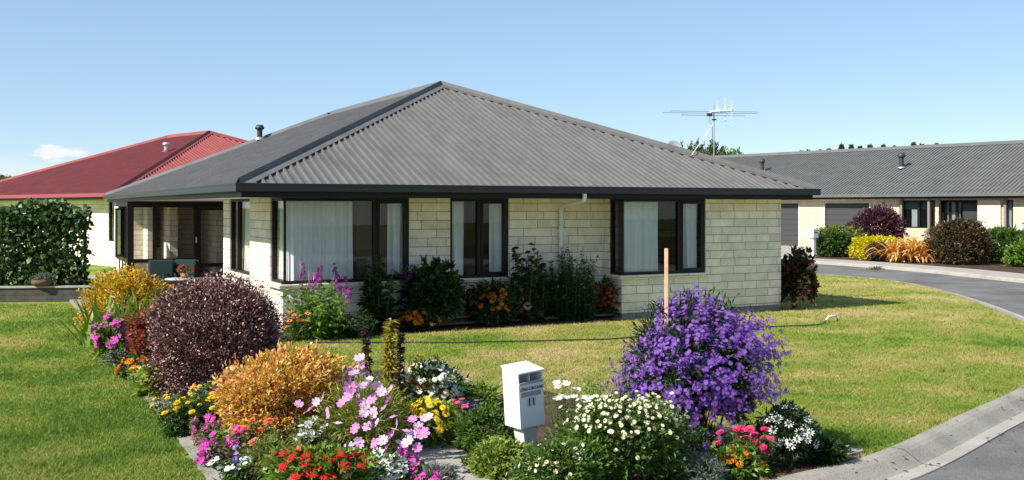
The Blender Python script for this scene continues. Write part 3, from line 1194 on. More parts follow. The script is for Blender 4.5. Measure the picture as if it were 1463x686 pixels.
def curtain_mesh(w_, h, seed):
    r = np.random.default_rng(seed)
    n = max(12, int(w_ * 90))
    x = np.linspace(0, w_, n)
    ph = np.cumsum(r.uniform(0.5, 1.1, n)) * (w_ * 90 / n) * 0.62
    V, Q = [], []
    rows = 7
    for j in range(rows):
        t_ = j / (rows - 1)
        y = np.sin(ph) * (0.026 + 0.016 * t_) * (0.6 + 0.5 * np.sin(x * 7 + 1) ** 2) + 0.012 * np.sin(ph * 0.37 + t_ * 2)
        V.append(np.stack([x + 0.01 * np.sin(ph * .5) * t_, y, np.full(n, h * (1 - t_))], 1))
    V = np.concatenate(V)
    for j in range(rows - 1):
        a = np.arange(n - 1) + j * n
        Q.append(np.stack([a, a + 1, a + n + 1, a + n], 1))
    return npmesh('curtain', V, np.concatenate(Q), 'curtain', smooth=True)


def window(par, x, y, ang, w_, z0, z1, mull=(), curtains=(), fw=0.055, depth=0.09, frame='frame_brown', glass='glass', rails=(), name='window', ends=(True, True), sash=(), inset=0.03):
    """an opening in a wall of par: local x along the wall, +y into the room"""
    root = bpy.data.objects.new(name, None)
    f = MB()
    if ends[0]:
        f.box(0, fw, inset, inset + depth, z0, z1)
    if ends[1]:
        f.box(w_ - fw, w_, inset, inset + depth, z0, z1)
    a0 = fw if ends[0] else 0
    a1 = w_ - fw if ends[1] else w_
    f.box(a0, a1, inset, inset + depth, z0, z0 + fw)
    f.box(a0, a1, inset, inset + depth, z1 - fw, z1)
    for mx_ in mull:
        f.box(mx_ - fw * .65, mx_ + fw * .65, inset - 0.004, inset + depth - 0.004, z0 + fw, z1 - fw)
    for (s0, s1) in sash:
        for (c0, c1, d0, d1) in ((s0, s0 + .045, z0 + fw, z1 - fw), (s1 - .045, s1, z0 + fw, z1 - fw), (s0 + .045, s1 - .045, z0 + fw, z0 + fw + .045), (s0 + .045, s1 - .045, z1 - fw - .045, z1 - fw)):
            f.box(c0, c1, inset - 0.02, inset + depth - 0.03, d0, d1)
    for (x0, x1, zz) in rails:
        f.box(x0, x1, inset - 0.004, inset + depth - 0.004, zz - fw * .7, zz + fw * .7)
    fo = f.build(name, frame, par)
    fo.location = (x, y, 0)
    fo.rotation_euler = (0, 0, ang)
    g_ = MB()
    g_.add([(a0, inset + depth * .5, z0 + fw), (a1, inset + depth * .5, z0 + fw), (a1, inset + depth * .5, z1 - fw), (a0, inset + depth * .5, z1 - fw)], [(0, 1, 2, 3)])
    g_.build('pane', glass, fo)
    for (c0, c1, sd) in curtains:
        c = obj('curtain', curtain_mesh(c1 - c0, z1 - z0 - 0.1, sd), fo)
        c.location = (c0, inset + depth + 0.05, z0 + 0.04)
    bpy.data.objects.remove(root)
    return fo


Z0, Z1 = 0.873, 2.403
# front corner window: front pane and side pane
window(house, 1.1, 1.3, 0, 2.38, Z0, Z1, mull=(1.72,), curtains=((0.12, 1.33, 3), (2.02, 2.34, 4)), ends=(False, True), sash=((1.76, 2.325),))
window(house, 1.1, 2.2, R(-90), 0.90, Z0, Z1, curtains=((0.04, 0.72, 5),), ends=(True, False))
cp = MB()
cp.box(1.128, 1.168, 1.328, 1.368, Z0, Z1)
cp.build('corner_post', 'frame_brown', house)
window(house, 4.31, 1.3, 0, 1.25, Z0, Z1, mull=(0.62,), curtains=((0.05, 0.36, 6), (0.92, 1.21, 7)), sash=((0.66, 1.195),))
window(house, 7.72, 0.58, 0, 2.08, Z0, Z1, mull=(1.43,), curtains=((0.12, 0.98, 8), (1.62, 1.96, 9)), ends=(False, True), sash=((1.47, 2.025),))
window(house, 7.72, 1.05, R(-90), 0.47, Z0, Z1, curtains=(), ends=(True, False))
cp = MB()
cp.box(7.748, 7.79, 0.608, 0.65, Z0, Z1)
cp.build('corner_post', 'frame_brown', house)
window(house, 1.1, 5.74, R(-90), 1.90, Z0, Z1, mull=(0.66,), curtains=((0.75, 1.8, 11),))
# sunroom: glazed front, side and a screen door
SQ = 15.4
sun_f = MB()
sun_f.box(0.14, 0.32, SQ, SQ + 0.16, 0.06, 2.405)
sun_f.box(0.32, 3.6, SQ + 0.02, SQ + 0.14, 2.22, 2.405)
sun_f.box(2.04, 2.17, SQ + 0.01, SQ + 0.15, 0.06, 2.22)
sun_f.box(0.86, 0.97, SQ + 0.02, SQ + 0.13, 0.06, 2.22)
sun_f.box(0.32, 0.86, SQ + 0.02, SQ + 0.13, 0.58, 0.69)
sun_f.box(0.97, 2.04, SQ + 0.02, SQ + 0.13, 0.58, 0.69)
sun_f.box(0.15, 0.31, SQ + 0.16, 18.6, 2.25, 2.405)
sun_f.box(0.17, 0.29, SQ + 0.16, 18.6, 0.58, 0.69)
for q in (16.2, 17.0, 17.8):
    sun_f.box(0.17, 0.29, q, q + 0.08, 0.06, 2.25)
sun_f.build('sunroom_frame', 'frame_brown', house)
sp_ = MB()
sp_.box(0.33, 2.03, SQ + 0.06, SQ + 0.1, 0.06, 0.58)
sp_.box(0.2, 0.24, SQ + 0.17, 18.6, 0.06, 0.58)
sp_.build('sunroom_panel', 'panel_cream', house)
gl = MB()
gl.add([(0.32, SQ + .07, .69), (2.04, SQ + .07, .69), (2.04, SQ + .07, 2.22), (0.32, SQ + .07, 2.22)], [(0, 1, 2, 3)])
gl.add([(0.23, SQ + .16, .69), (0.23, 18.6, .69), (0.23, 18.6, 2.25), (0.23, SQ + .16, 2.25)], [(0, 1, 2, 3)])
gl.build('sunroom_pane', 'glass', house)
window(house, 2.17, SQ, 0, 0.9, 0.08, 2.215, rails=((0.07, 0.83, 0.46),), fw=0.08, name='sunroom_door')
window(house, 3.08, SQ, 0, 0.5, 0.08, 2.215, fw=0.07)
hd = MB()
hd.box(2.09, 2.12, SQ - 0.04, SQ + 0.01, 1.15, 1.32)
hd.build('door_handle', 'white_paint', house)
window(house, 1.25, 18.6, 0, 0.6, 0.9, 2.403, mull=(0.3,))
# open awning sash of the sunroom side
aw = window(house, 0.16, 16.95, R(-90 - 24), 0.72, 0.72, 2.2, fw=0.06, depth=0.05, name='open_sash')
# roof
def corr(mb, fn, L, pitch, amp):
    """ribbed sheet: fn(s, t, h) gives a point; s along the eave, t 0..1 up the slope"""
    prof = ((0.0, 0.0), (0.50, 0.0), (0.58, 1.0), (0.84, 1.0), (0.90, 0.0))
    ss = []
    k = 0
    while k * pitch < L:
        for a, h in prof:
            s = (k + a) * pitch
            if s < L:
                ss.append((s, h * amp))
        k += 1
    ss.append((L, 0))
    V, Q = [], []
    for s, h in ss:
        V.append(fn(s, 0, h))
        V.append(fn(s, 1, h))
    for i in range(len(ss) - 1):
        Q.append((2 * i, 2 * i + 2, 2 * i + 3, 2 * i + 1))
    mb.add(V, Q)


def hip_roof(par, W, L, ez, tan, pitch, amp, mat, cap, inset=0.07):
    cs = 1 / math.hypot(1, tan)
    sn = tan * cs
    mb = MB()
    x0, x1, y0, y1 = inset, W - inset, inset, L - inset
    w2, zz = W - 2 * inset, ez - 0.068 + inset * tan

    def run(s, length):
        return max(0.0, min(s, length - s, w2 / 2))

    def front(s, t_, h):
        r_ = run(s, w2) * t_
        return (x0 + s, y0 + r_ - sn * h, zz + r_ * tan + cs * h)

    def back(s, t_, h):
        r_ = run(s, w2) * t_
        return (x1 - s, y1 - r_ + sn * h, zz + r_ * tan + cs * h)

    ll = L - 2 * inset

    def left(s, t_, h):
        r_ = run(s, ll) * t_
        return (x0 + r_ - sn * h, y1 - s, zz + r_ * tan + cs * h)

    def right(s, t_, h):
        r_ = run(s, ll) * t_
        return (x1 - r_ + sn * h, y0 + s, zz + r_ * tan + cs * h)
    for fn, length in ((front, w2), (back, w2), (left, ll), (right, ll)):
        corr(mb, fn, length, pitch, amp)
    ro = mb.build('roof', mat, par)
    # hip and ridge caps
    cm = MB()
    top = zz + w2 / 2 * tan
    A = Vector((x0 + w2 / 2, y0 + w2 / 2, top))
    B = Vector((x0 + w2 / 2, y1 - w2 / 2, top))
    cw, hh = 0.23, amp + 0.008

    def capstrip(P0, P1, a, b2):
        a, b2 = Vector(a), Vector(b2)
        up = Vector((0, 0, 1))
        c_ = [P0 + a * cw + up * hh, P0 + a * .02 + up * (hh + .004), P0 + up * (hh + 0.085), P0 + b2 * .03 + up * (hh + .075), P0 + b2 * cw + up * hh]
        d_ = [P1 + a * cw + up * hh, P1 + a * .02 + up * (hh + .004), P1 + up * (hh + 0.085), P1 + b2 * .03 + up * (hh + .075), P1 + b2 * cw + up * hh]
        lo = [x - up * 0.012 for x in (c_[0], d_[0], c_[4], d_[4])]
        cm.add(c_ + d_, [(i, i + 1, 6 + i, 5 + i) for i in range(4)])
        cm.add([c_[0], d_[0], lo[1], lo[0]], [(0, 1, 2, 3)])
        cm.add([c_[4], d_[4], lo[3], lo[2]], [(0, 1, 2, 3)])
    capstrip(Vector((x0, y0, zz)), A, (1, 0, 0), (0, 1, 0))
    capstrip(Vector((x1, y0, zz)), A, (-1, 0, 0), (0, 1, 0))
    capstrip(Vector((x0, y1, zz)), B, (1, 0, 0), (0, -1, 0))
    capstrip(Vector((x1, y1, zz)), B, (-1, 0, 0), (0, -1, 0))
    k = cs
    capstrip(A, B, (k, 0, -sn), (-k, 0, -sn))
    cm.build('ridge_cap', cap, ro)
    return ro


roof = hip_roof(house, RW, RL, EZ, TAN, 0.158, 0.036, 'roof_grey', 'roof_cap')
gt = MB()
gt.ring(0, RW, 0, RL, [(0.0, EZ), (0.012, EZ + .002), (0.018, EZ - .012), (0.11, EZ - .012), (0.118, EZ - .13), (0.022, EZ - .138), (0.006, EZ - .125), (0.006, EZ - .03), (0.0, EZ - .022)])
gt.build('gutter', 'gutter_dark', house)
fa = MB()
fa.ring(0.12, RW - 0.12, 0.12, RL - 0.12, [(0.0, 2.52), (0.03, 2.52), (0.03, 2.395), (0.0, 2.395)])
fa.build('fascia', 'trim_dark', house)
sf = MB()
sf.box(0.15, RW - 0.15, 0.15, RL - 0.15, 2.407, 2.425)
sf.build('soffit', 'soffit', house)
# downpipe
dp = MB()
dp.tube([(6.55, 0.07, 2.55), (6.55, 0.07, 2.42), (6.55, 0.09, 2.38), (6.56, 0.16, 2.35), (6.69, 1.12, 2.27), (6.70, 1.2, 2.23), (6.70, 1.235, 2.16), (6.70, 1.235, 0.05)], 0.042, 10)
dp.build('downpipe', 'white_paint', house)
for z in (1.75, 0.8):
    br = MB()
    br.box(6.64, 6.76, 1.225, 1.3, z, z + 0.03)
    br.build('pipe_bracket', 'white_paint', house)


def vent(par, x, y, z, h, r_, mat, flash, capmat=None):
    b_ = MB()
    b_.lathe([(r_, -0.15), (r_, h * .7)], 14, (x, y, z))
    b_.lathe([(r_ * 1.02, h * .66), (r_ * 1.75, h * .72), (r_ * 1.75, h * .82), (r_ * 1.2, h), (0.001, h * 1.02)], 14, (x, y, z))
    o = b_.build('roof_vent', mat, par)
    f_ = MB()
    f_.lathe([(r_ * 1.8, -0.02), (r_ * 1.7, 0.02), (r_ * 1.05, 0.07)], 14, (x, y, z))
    f_.build('vent_flashing', flash, par)
    return o


# a vent on the far left slope, standing in front of the sky
vent(roof, 4.25, 16.35, EZ + 4.25 * TAN, 0.46, 0.085, 'vent_dark', 'galv')

# aerial and dish on the right slope
def roof_z(p):
    return EZ + (RW - p) * TAN


ap, aq = 10.9, 1.70
bx, by = hw(ap, aq)
ant = empty('tv_aerial', (bx, by, roof_z(ap)), R(18), 'television aerial on a thin mast with a white boom above the grey roof', 'aerial')
b_ = MB()
b_.tube([(0, 0, -0.05), (0, 0, 1.24)], 0.013, 8)
b_.build('mast', 'galv', ant)
b_ = MB()
b_.tube([(-0.50, 0.1, 0.12), (-0.02, 0, 0.82)], 0.009, 8)
b_.build('brace', 'white_paint', ant)
b_ = MB()
b_.tube([(-0.1, -0.02, 1.08), (0.48, 0.03, 1.13)], 0.028, 8)
b_.tube([(0.12, 0.0, 1.10), (0.16, 0.0, 1.105)], 0.045, 8)
b_.build('boom', 'white_paint', ant)
for (x, l) in ((-0.1, 1.05), (0.02, 1.0), (-0.02, 0.72)):
    b_ = MB()
    zz = 1.07 + 0.04 * (x > 0) - 0.05 * (l < 0.8)
    b_.tube([(x - l * .96, l * .28, zz), (x + l * .96, -l * .28, zz - 0.02)], 0.0075, 6)
    b_.build('element', 'galv', ant)
for x, z0, z1 in ((0.08, 1.09, 1.34), (0.28, 0.82, 1.40), (0.44, 0.85, 1.36)):
    b_ = MB()
    b_.tube([(x, 0, z0), (x + 0.01, 0, z1)], 0.008, 6)
    b_.build('element', 'white_paint', ant)
b_ = MB()
b_.box(-0.16, -0.06, -0.04, 0.04, 0.99, 1.05)
b_.box(-0.04, 0.04, -0.04, 0.04, 0.9, 0.93)
b_.tube([(-0.1, 0, 1.0), (-0.13, 0, 0.9), (-0.03, 0.03, 0.8), (-0.02, 0, 0.2)], 0.006, 6)
b_.build('junction_box', 'vent_dark', ant)

dpp, dqq = 10.6, 2.78
bx, by = hw(dpp, dqq)
dish = empty('satellite_dish', (bx, by, roof_z(dpp)), R(25), 'pale satellite dish peeping over the hip of the grey roof', 'dish')
b_ = MB()
b_.M = Matrix.Translation((0, 0, 0.19)) @ Matrix.Rotation(R(62), 4, 'X')
b_.lathe([(0.001, 0.0), (0.08, 0.006), (0.15, 0.02), (0.205, 0.042), (0.21, 0.038), (0.15, 0.012), (0.08, -0.004), (0.001, -0.012)], 28)
b_.build('reflector', 'dish_grey', dish)
b_ = MB()
b_.tube([(0, 0.02, -0.08), (0, 0.02, 0.19)], 0.02, 8)
b_.tube([(0, 0.0, 0.05), (0, -0.22, 0.08)], 0.01, 8)
b_.box(-0.02, 0.02, -0.26, -0.2, 0.06, 0.11)
b_.build('dish_arm', 'vent_dark', dish)

# patio under the left eave
b_ = MB()
b_.M = Matrix.Translation((HO[0], HO[1], 0)) @ Matrix.Rotation(TH, 4, 'Z')
b_.box(-1.8, 3.2, 6.4, 18.6, -0.02, 0.055)
b_.box(-1.8, 1.08, 2.6, 6.4, -0.02, 0.053)
tag(b_.build('patio', 'concrete'), kind='structure')

# ------------------------------------------------------------------ red roofed house
T2 = math.atan2(0.699, 0.715)
red = empty('red_roof_house', (-14.2, 36.4, 0), T2, 'house with red corrugated hip roof behind the vine screen', 'house')
rr = hip_roof(red, 15.8, 19.8, 2.74, 0.376, 0.2, 0.05, 'roof_red', 'roof_red')
b_ = MB()
b_.ring(0, 15.8, 0, 19.8, [(0.0, 2.74), (0.11, 2.735), (0.11, 2.59), (0.0, 2.6)])
b_.build('gutter', 'gutter_red', red)
b_ = MB()
b_.ring(0.11, 15.69, 0.11, 19.69, [(0.0, 2.64), (0.03, 2.64), (0.03, 2.50), (0.0, 2.50)])
b_.build('fascia', 'trim_dark', red)
b_ = MB()
b_.box(0.14, 15.66, 0.14, 19.66, 2.512, 2.53)
b_.build('soffit', 'soffit', red)
b_ = MB()
b_.box(0.7, 0.9, 0.7, 2.0, 0, 0.95)
b_.box(0.7, 0.9, 2.0, 6.0, 0, 2.51)
b_.box(0.7, 0.9, 6.0, 8.0, 0, 0.95)
b_.box(0.7, 0.9, 8.0, 19.1, 0, 2.51)
b_.box(0.9, 15.1, 0.7, 0.9, 0, 2.51)
b_.box(0.9, 15.1, 18.9, 19.1, 0, 2.51)
b_.box(14.9, 15.1, 0.9, 18.9, 0, 2.51)
b_.build('wall', 'cream_brick', red, uv=True)
window(red, 0.7, 2.0, R(-90), 1.3, 0.95, 2.51, mull=(0.65,), curtains=((0.1, 0.6, 21),))
window(red, 0.7, 8.0, R(-90), 2.0, 0.95, 2.51, mull=(1.0,))
b_ = MB()
b_.box(4.0, 4.1, 1.0, 18.8, 0.0, 2.5)
b_.build('room_wall', 'interior_wall', red)
vent(rr, 5.0, 6.2, 2.74 + 5.0 * 0.376, 0.40, 0.10, 'galv', 'roof_red')

# ------------------------------------------------------------------ far grey house
T3 = math.atan2(0.612, 0.791)
FP = np.array([0.791, 0.612]) / math.hypot(0.791, 0.612)
FQ = np.array([-FP[1], FP[0]])
FO = np.array([15.7, 58.0]) - 0.62 * FP - 26.0 * FQ
far = empty('garage_house', (FO[0], FO[1], 0), T3, 'long grey roofed brick house with dark garage doors across the road', 'house')


def fq(u, p=0.62):
    k = (u - CU) / F
    B0 = FO + p * FP
    return (k * B0[1] - B0[0]) / (FQ[0] - k * FQ[1])


FW, FL, FE = 12.6, 52.0, 2.90
fr_ = hip_roof(far, FW, FL, FE, 0.435, 0.21, 0.045, 'roof_far', 'roof_far')
b_ = MB()
b_.ring(0, FW, 0, FL, [(0.0, FE), (0.12, FE - .005), (0.12, FE - .17), (0.0, FE - .16)])
b_.build('gutter', 'roof_far', far)
b_ = MB()
b_.ring(0.12, FW - .12, 0.12, FL - .12, [(0.0, FE - .1), (0.03, FE - .1), (0.03, FE - .26), (0.0, FE - .26)])
b_.build('fascia', 'trim_dark', far)
b_ = MB()
b_.box(0.15, FW - .15, 0.15, FL - .15, FE - .25, FE - .235)
b_.build('soffit', 'soffit', far)
WT = FE - .252
b_ = MB()
segs = []
openings = [(1100, 1141, 0.02, 2.42), (1178.5, 1242, 0.02, 2.42), (1285, 1336, 1.15, 2.56), (1341, 1397, 0.05, 2.56), (1434, 1447.5, 0.05, 2.56)]
qs = sorted([(fq(b2), fq(a), z0, z1) for a, b2, z0, z1 in openings])
cur = 0.62
for (q0, q1, z0, z1) in qs:
    b_.box(0.62, 0.82, cur, q0, -.1, WT)
    if z0 > 0.5:
        b_.box(0.62, 0.82, q0, q1, -.1, z0)
    if z1 < WT - 0.03:
        b_.box(0.62, 0.82, q0, q1, z1, WT)
    cur = q1
b_.box(0.62, 0.82, cur, FL - .62, -.1, WT)
b_.box(0.82, FW - .62, 0.62, 0.82, -.1, WT)
b_.box(0.82, FW - .62, FL - .82, FL - .62, -.1, WT)
b_.box(FW - .82, FW - .62, 0.82, FL - .82, -.1, WT)
b_.build('wall', 'tan_brick', far, uv=True)
for (a, b2) in ((1100, 1141), (1178.5, 1242)):
    q0, q1 = fq(b2), fq(a)
    d = MB()
    k = 8
    for i in range(k):
        z0 = 0.03 + i * 2.38 / k
        d.box(0.70, 0.74, q0 + .02, q1 - .02, z0, z0 + 2.38 / k - .012)
    d.box(0.745, 0.75, q0 + .02, q1 - .02, 0.03, 2.41)
    d.build('garage_door', 'garage_door', far)
    for qa in (q1, q0 - .10):
        j = MB()
        j.box(0.60, 0.64, qa, qa + .10, 0.0, 2.45)
        j.build('door_jamb', 'white_worn', far)
q0, q1 = fq(1336), fq(1285)
window(far, 0.62, q1, R(-90), q1 - q0, 1.15, 2.56, mull=((q1 - q0) * .55,), glass='glass_dark', frame='trim_dark', fw=0.07)
bl = MB()
bl.box(0.78, 0.79, q0 + .1, q1 - .1, 2.12, 2.5)
bl.build('blind', 'blind_green', far)
bl = MB()
bl.box(0.77, 0.775, q0 + 1.05, q0 + 1.35, 1.2, 2.1)
bl.build('curtain', 'curtain', far)
q0, q1 = fq(1397), fq(1341)
window(far, 0.9, q1, R(-90), q1 - q0, 0.05, 2.56, mull=((q1 - q0) * .2, (q1 - q0) * .38), glass='glass_dark', frame='trim_dark', fw=0.08, curtains=((0.2, 0.9, 31),))
ed = MB()
ed.box(0.86, 0.9, fq(1393), fq(1372), 0.05, 2.35)
ed.build('front_door', 'vent_dark', far)
pn = MB()
pn.box(0.52, 0.6, fq(1431), fq(1398), 0.1, 2.56)
pn.build('cream_panel', 'panel_cream', far)
q0, q1 = fq(1447.5), fq(1434)
window(far, 0.62, q1, R(-90), q1 - q0, 0.05, 2.56, glass='glass_dark', frame='trim_dark', fw=0.09, curtains=((0.1, 0.5, 32),))
for u in (1326.5, 1432.5, 1284):
    ps = MB()
    q_ = fq(u, 0.3)
    pp = 0.3 if u < 1400 and u > 1300 else 0.5
    ps.box(pp, pp + .12, q_ - .06, q_ + .06, 0, WT)
    ps.build('porch_post', 'post_mauve', far)
iw = MB()
iw.box(3.5, 3.6, 1, FL - 1, 0, WT - .02)
iw.build('room_wall', 'interior_wall', far)


def roofpt(O, Pv, Qv, ez, tan, u, v):
    """where the pixel's ray meets the left slope, in the house's own p, q"""
    k = np.array([(u - CU) / F, 1.0])
    s = (HV - v) / F
    # EYE + s*Y = ez + tan*p ; k*Y = O + p P + q Q
    A = np.array([[k[0], -Pv[0], -Qv[0]], [k[1], -Pv[1], -Qv[1]], [s, -tan, 0]])
    return np.linalg.solve(A, np.array([O[0], O[1], ez - EYE]))


_, vp, vq = roofpt(FO, FP, FQ, FE, 0.435, 1288, 240)
vent(fr_, vp, vq, FE + vp * 0.435, 0.82, 0.12, 'vent_dark', 'galv')
_, vp, vq = roofpt(FO, FP, FQ, FE, 0.435, 1089, 246)
vent(fr_, vp, vq, FE + vp * 0.435, 0.82, 0.1, 'vent_dark', 'galv')

# ------------------------------------------------------------------ left: planter wall, vine, potted mound
pw = empty('retaining_wall', (-13.2, 23.85, 0), R(6), 'low dark timber retaining wall with pale capping under the vine screen', 'wall')
b_ = MB()
for z in (0.0, 0.17):
    b_.box(-4.5, 3.35, 0, 0.06, z, z + 0.162)
b_.build('board', 'timber_dark', pw)
b_ = MB()
b_.box(-4.55, 3.4, -0.03, 0.15, 0.335, 0.375)
b_.build('capping', 'timber_cap', pw)
for x in (-2.5, -0.9, 0.7, 3.38):
    b_ = MB()
    b_.box(x, x + 0.08, -0.06, -0.001, 0, 0.36 if x < 3 else 0.52)
    b_.build('post', 'timber_dark', pw)
b_ = MB()
b_.M = Matrix.Translation((-13.2, 23.85, 0)) @ Matrix.Rotation(R(6), 4, 'Z')
b_.box(-4.5, 3.3, 0.07, 3.4, -0.05, 0.31)
tag(b_.build('raised_bed', 'soil'), kind='structure')

vine = empty('climbing_vine', (-12.0, 25.0, 0.31), R(6), 'tall dark green large leaved climbing vine on a screen, left of the porch', 'vine')
r = np.random.default_rng(5)
n = 11000
X = r.uniform(-3.2, 1.62, n)
Z = 2.12 * r.random(n) ** 0.85
top = 2.02 + 0.10 * np.sin(X * 3) + 0.06 * np.sin(X * 9)
keep = (Z < top) & ((X < 1.35 + 0.15 * np.sin(Z * 5)) | (r.random(n) < 0.25))
hole = (np.hypot((X + 1.05) * 1.1, (Z - 1.45) * 0.8) < 0.28) & (r.random(n) < 0.9)
hole |= (np.hypot((X + 0.6) * 1.5, (Z - 1.75) * 1.0) < 0.2) & (r.random(n) < 0.85)
keep &= ~hole
X, Z = X[keep], Z[keep]
n = len(X)
P = np.stack([X, r.normal(0, 0.16, n), Z], 1)
ax = unit(np.stack([r.normal(0, 0.6, n), r.uniform(-0.9, 0.2, n), r.uniform(-1.1, 0.35, n)], 1))
out = np.tile(np.array([[0, -1.0, 0.3]]), (n, 1))
obj('foliage', leaf_mesh('foliage', r, P, ax, out, 0.13, 0.115, 'leaf_vine', up=0.3, rbias=0.0), vine)
b_ = MB()
for x in np.linspace(-3, 1.3, 9):
    b_.tube([(x, 0.05, 0), (x + random.uniform(-.2, .2), 0.03, 1.0), (x + random.uniform(-.3, .3), 0.05, 1.95)], 0.014, 6)
b_.build('stem', 'stem_brown', vine)
b_ = MB()
for z in (0.6, 1.2, 1.8):
    b_.tube([(-3.2, 0.1, z), (1.5, 0.1, z)], 0.008, 6)
for x in (-3.2, -0.9, 1.45):
    b_.box(x, x + .06, 0.1, 0.16, 0, 2.0)
b_.build('screen', 'timber_dark', vine)

x, y = G(52, 410, 0.375)
pot = empty('planted_basket', (x, 24.15, 0.372), 0, 'brown basket with a green mound of sedum on the retaining wall', 'planter')
b_ = MB()
b_.lathe([(0.001, 0), (0.17, 0), (0.24, 0.07), (0.25, 0.14), (0.22, 0.15), (0.19, 0.1)], 18)
b_.build('basket', 'wicker_brown', pot)
P, ax, out, sh = bush_points(np.random.default_rng(3), 1200, (0.24, 0.22, 0.14), 0.14, per=6, lo=0.6)
obj('foliage', leaf_mesh('foliage', np.random.default_rng(4), P, ax, out, 0.05, 0.02, 'leaf_grey'), pot)

# ------------------------------------------------------------------ porch furniture
def patio_chair(u, Y, rz, label):
    X = (u - CU) / F * Y
    c = empty('patio_chair', (X, Y, 0.055), rz, label, 'chair', 'chairs on the porch')
    b_ = MB()
    for sx in (-1, 1):
        pass
    for sx in (-0.26, 0.26):
        for sy in (-0.24, 0.24):
            l = MB()
            l.tube([(sx, sy, 0), (sx * .96, sy * .96, 0.42 if sy < 0 else 0.40)], 0.017, 8)
            l.build('leg', 'wicker', c)
    s = MB()
    s.box(-0.28, 0.28, -0.27, 0.27, 0.385, 0.425)
    s.build('seat', 'wicker', c, bevel=0.01)
    bk = MB()
    bk.add([(-0.28, 0.24, 0.425), (0.28, 0.24, 0.425), (0.28, 0.29, 0.425), (-0.28, 0.29, 0.425), (-0.29, 0.36, 0.93), (0.29, 0.36, 0.93), (0.27, 0.40, 0.95), (-0.27, 0.40, 0.95)],
           [(0, 3, 2, 1), (4, 5, 6, 7), (0, 1, 5, 4), (1, 2, 6, 5), (2, 3, 7, 6), (3, 0, 4, 7)])
    bk.build('backrest', 'wicker', c, bevel=0.012)
    for sx in (-0.30, 0.27):
        a = MB()
        a.box(sx, sx + .04, -0.26, 0.3, 0.62, 0.65)
        a.box(sx, sx + .04, -0.26, -0.22, 0.42, 0.62)
        a.build('armrest', 'wicker', c, bevel=0.01)
    cu = MB()
    cu.add([(-0.26, 0.15, 0.46), (0.26, 0.15, 0.46), (0.26, 0.235, 0.44), (-0.26, 0.235, 0.44), (-0.27, 0.26, 0.95), (0.27, 0.26, 0.95), (0.26, 0.345, 0.97), (-0.26, 0.345, 0.97)],
           [(0, 3, 2, 1), (4, 5, 6, 7), (0, 1, 5, 4), (1, 2, 6, 5), (2, 3, 7, 6), (3, 0, 4, 7)])
    cu.box(-0.26, 0.26, -0.25, 0.14, 0.427, 0.5)
    cu.build('cushion', 'teal_cushion', c, bevel=0.03)
    return c


patio_chair(231, 23.3, R(20), 'patio chair with dark teal cushion left of its twin on the porch')
patio_chair(257, 23.5, R(-8), 'patio chair with dark teal cushion, right of the two and nearer the porch door')
X = (259 - CU) / F * 22.3
tb = empty('patio_table', (X, 22.3, 0.055), R(27), 'small pale grey patio table in front of the teal cushioned chairs', 'table')
b_ = MB()
b_.lathe([(0.001, 0.60), (0.34, 0.60), (0.35, 0.615), (0.34, 0.63), (0.001, 0.632)], 24)
b_.build('table_top', 'table_grey', tb)
for a in (0.8, 2.4, 3.9, 5.5):
    b_ = MB()
    b_.tube([(0.26 * math.cos(a), 0.26 * math.sin(a), 0), (0.16 * math.cos(a), 0.16 * math.sin(a), 0.6)], 0.014, 8)
    b_.build('leg', 'wicker', tb)
pf = empty('potted_flowers', (X + 0.08, 22.25, 0.688), 0, 'small pot of red flowers standing on the patio table', 'pot plant')
b_ = MB()
b_.lathe([(0.001, 0), (0.06, 0), (0.085, 0.12), (0.075, 0.12), (0.06, 0.08)], 14)
b_.build('pot', 'terracotta', pf)
r = np.random.default_rng(9)
P, ax, out, sh = bush_points(r, 260, (0.15, 0.14, 0.09), 0.17, per=5, lo=0.3)
obj('foliage', leaf_mesh('foliage', r, P, ax, out, 0.05, 0.03, 'leaf_green'), pf)
P, nr = surf(r, sh, 0.17, 14)
flowers(pf, r, P, nr, 0.035, 'ball', 'petal_red', 'petal_red')

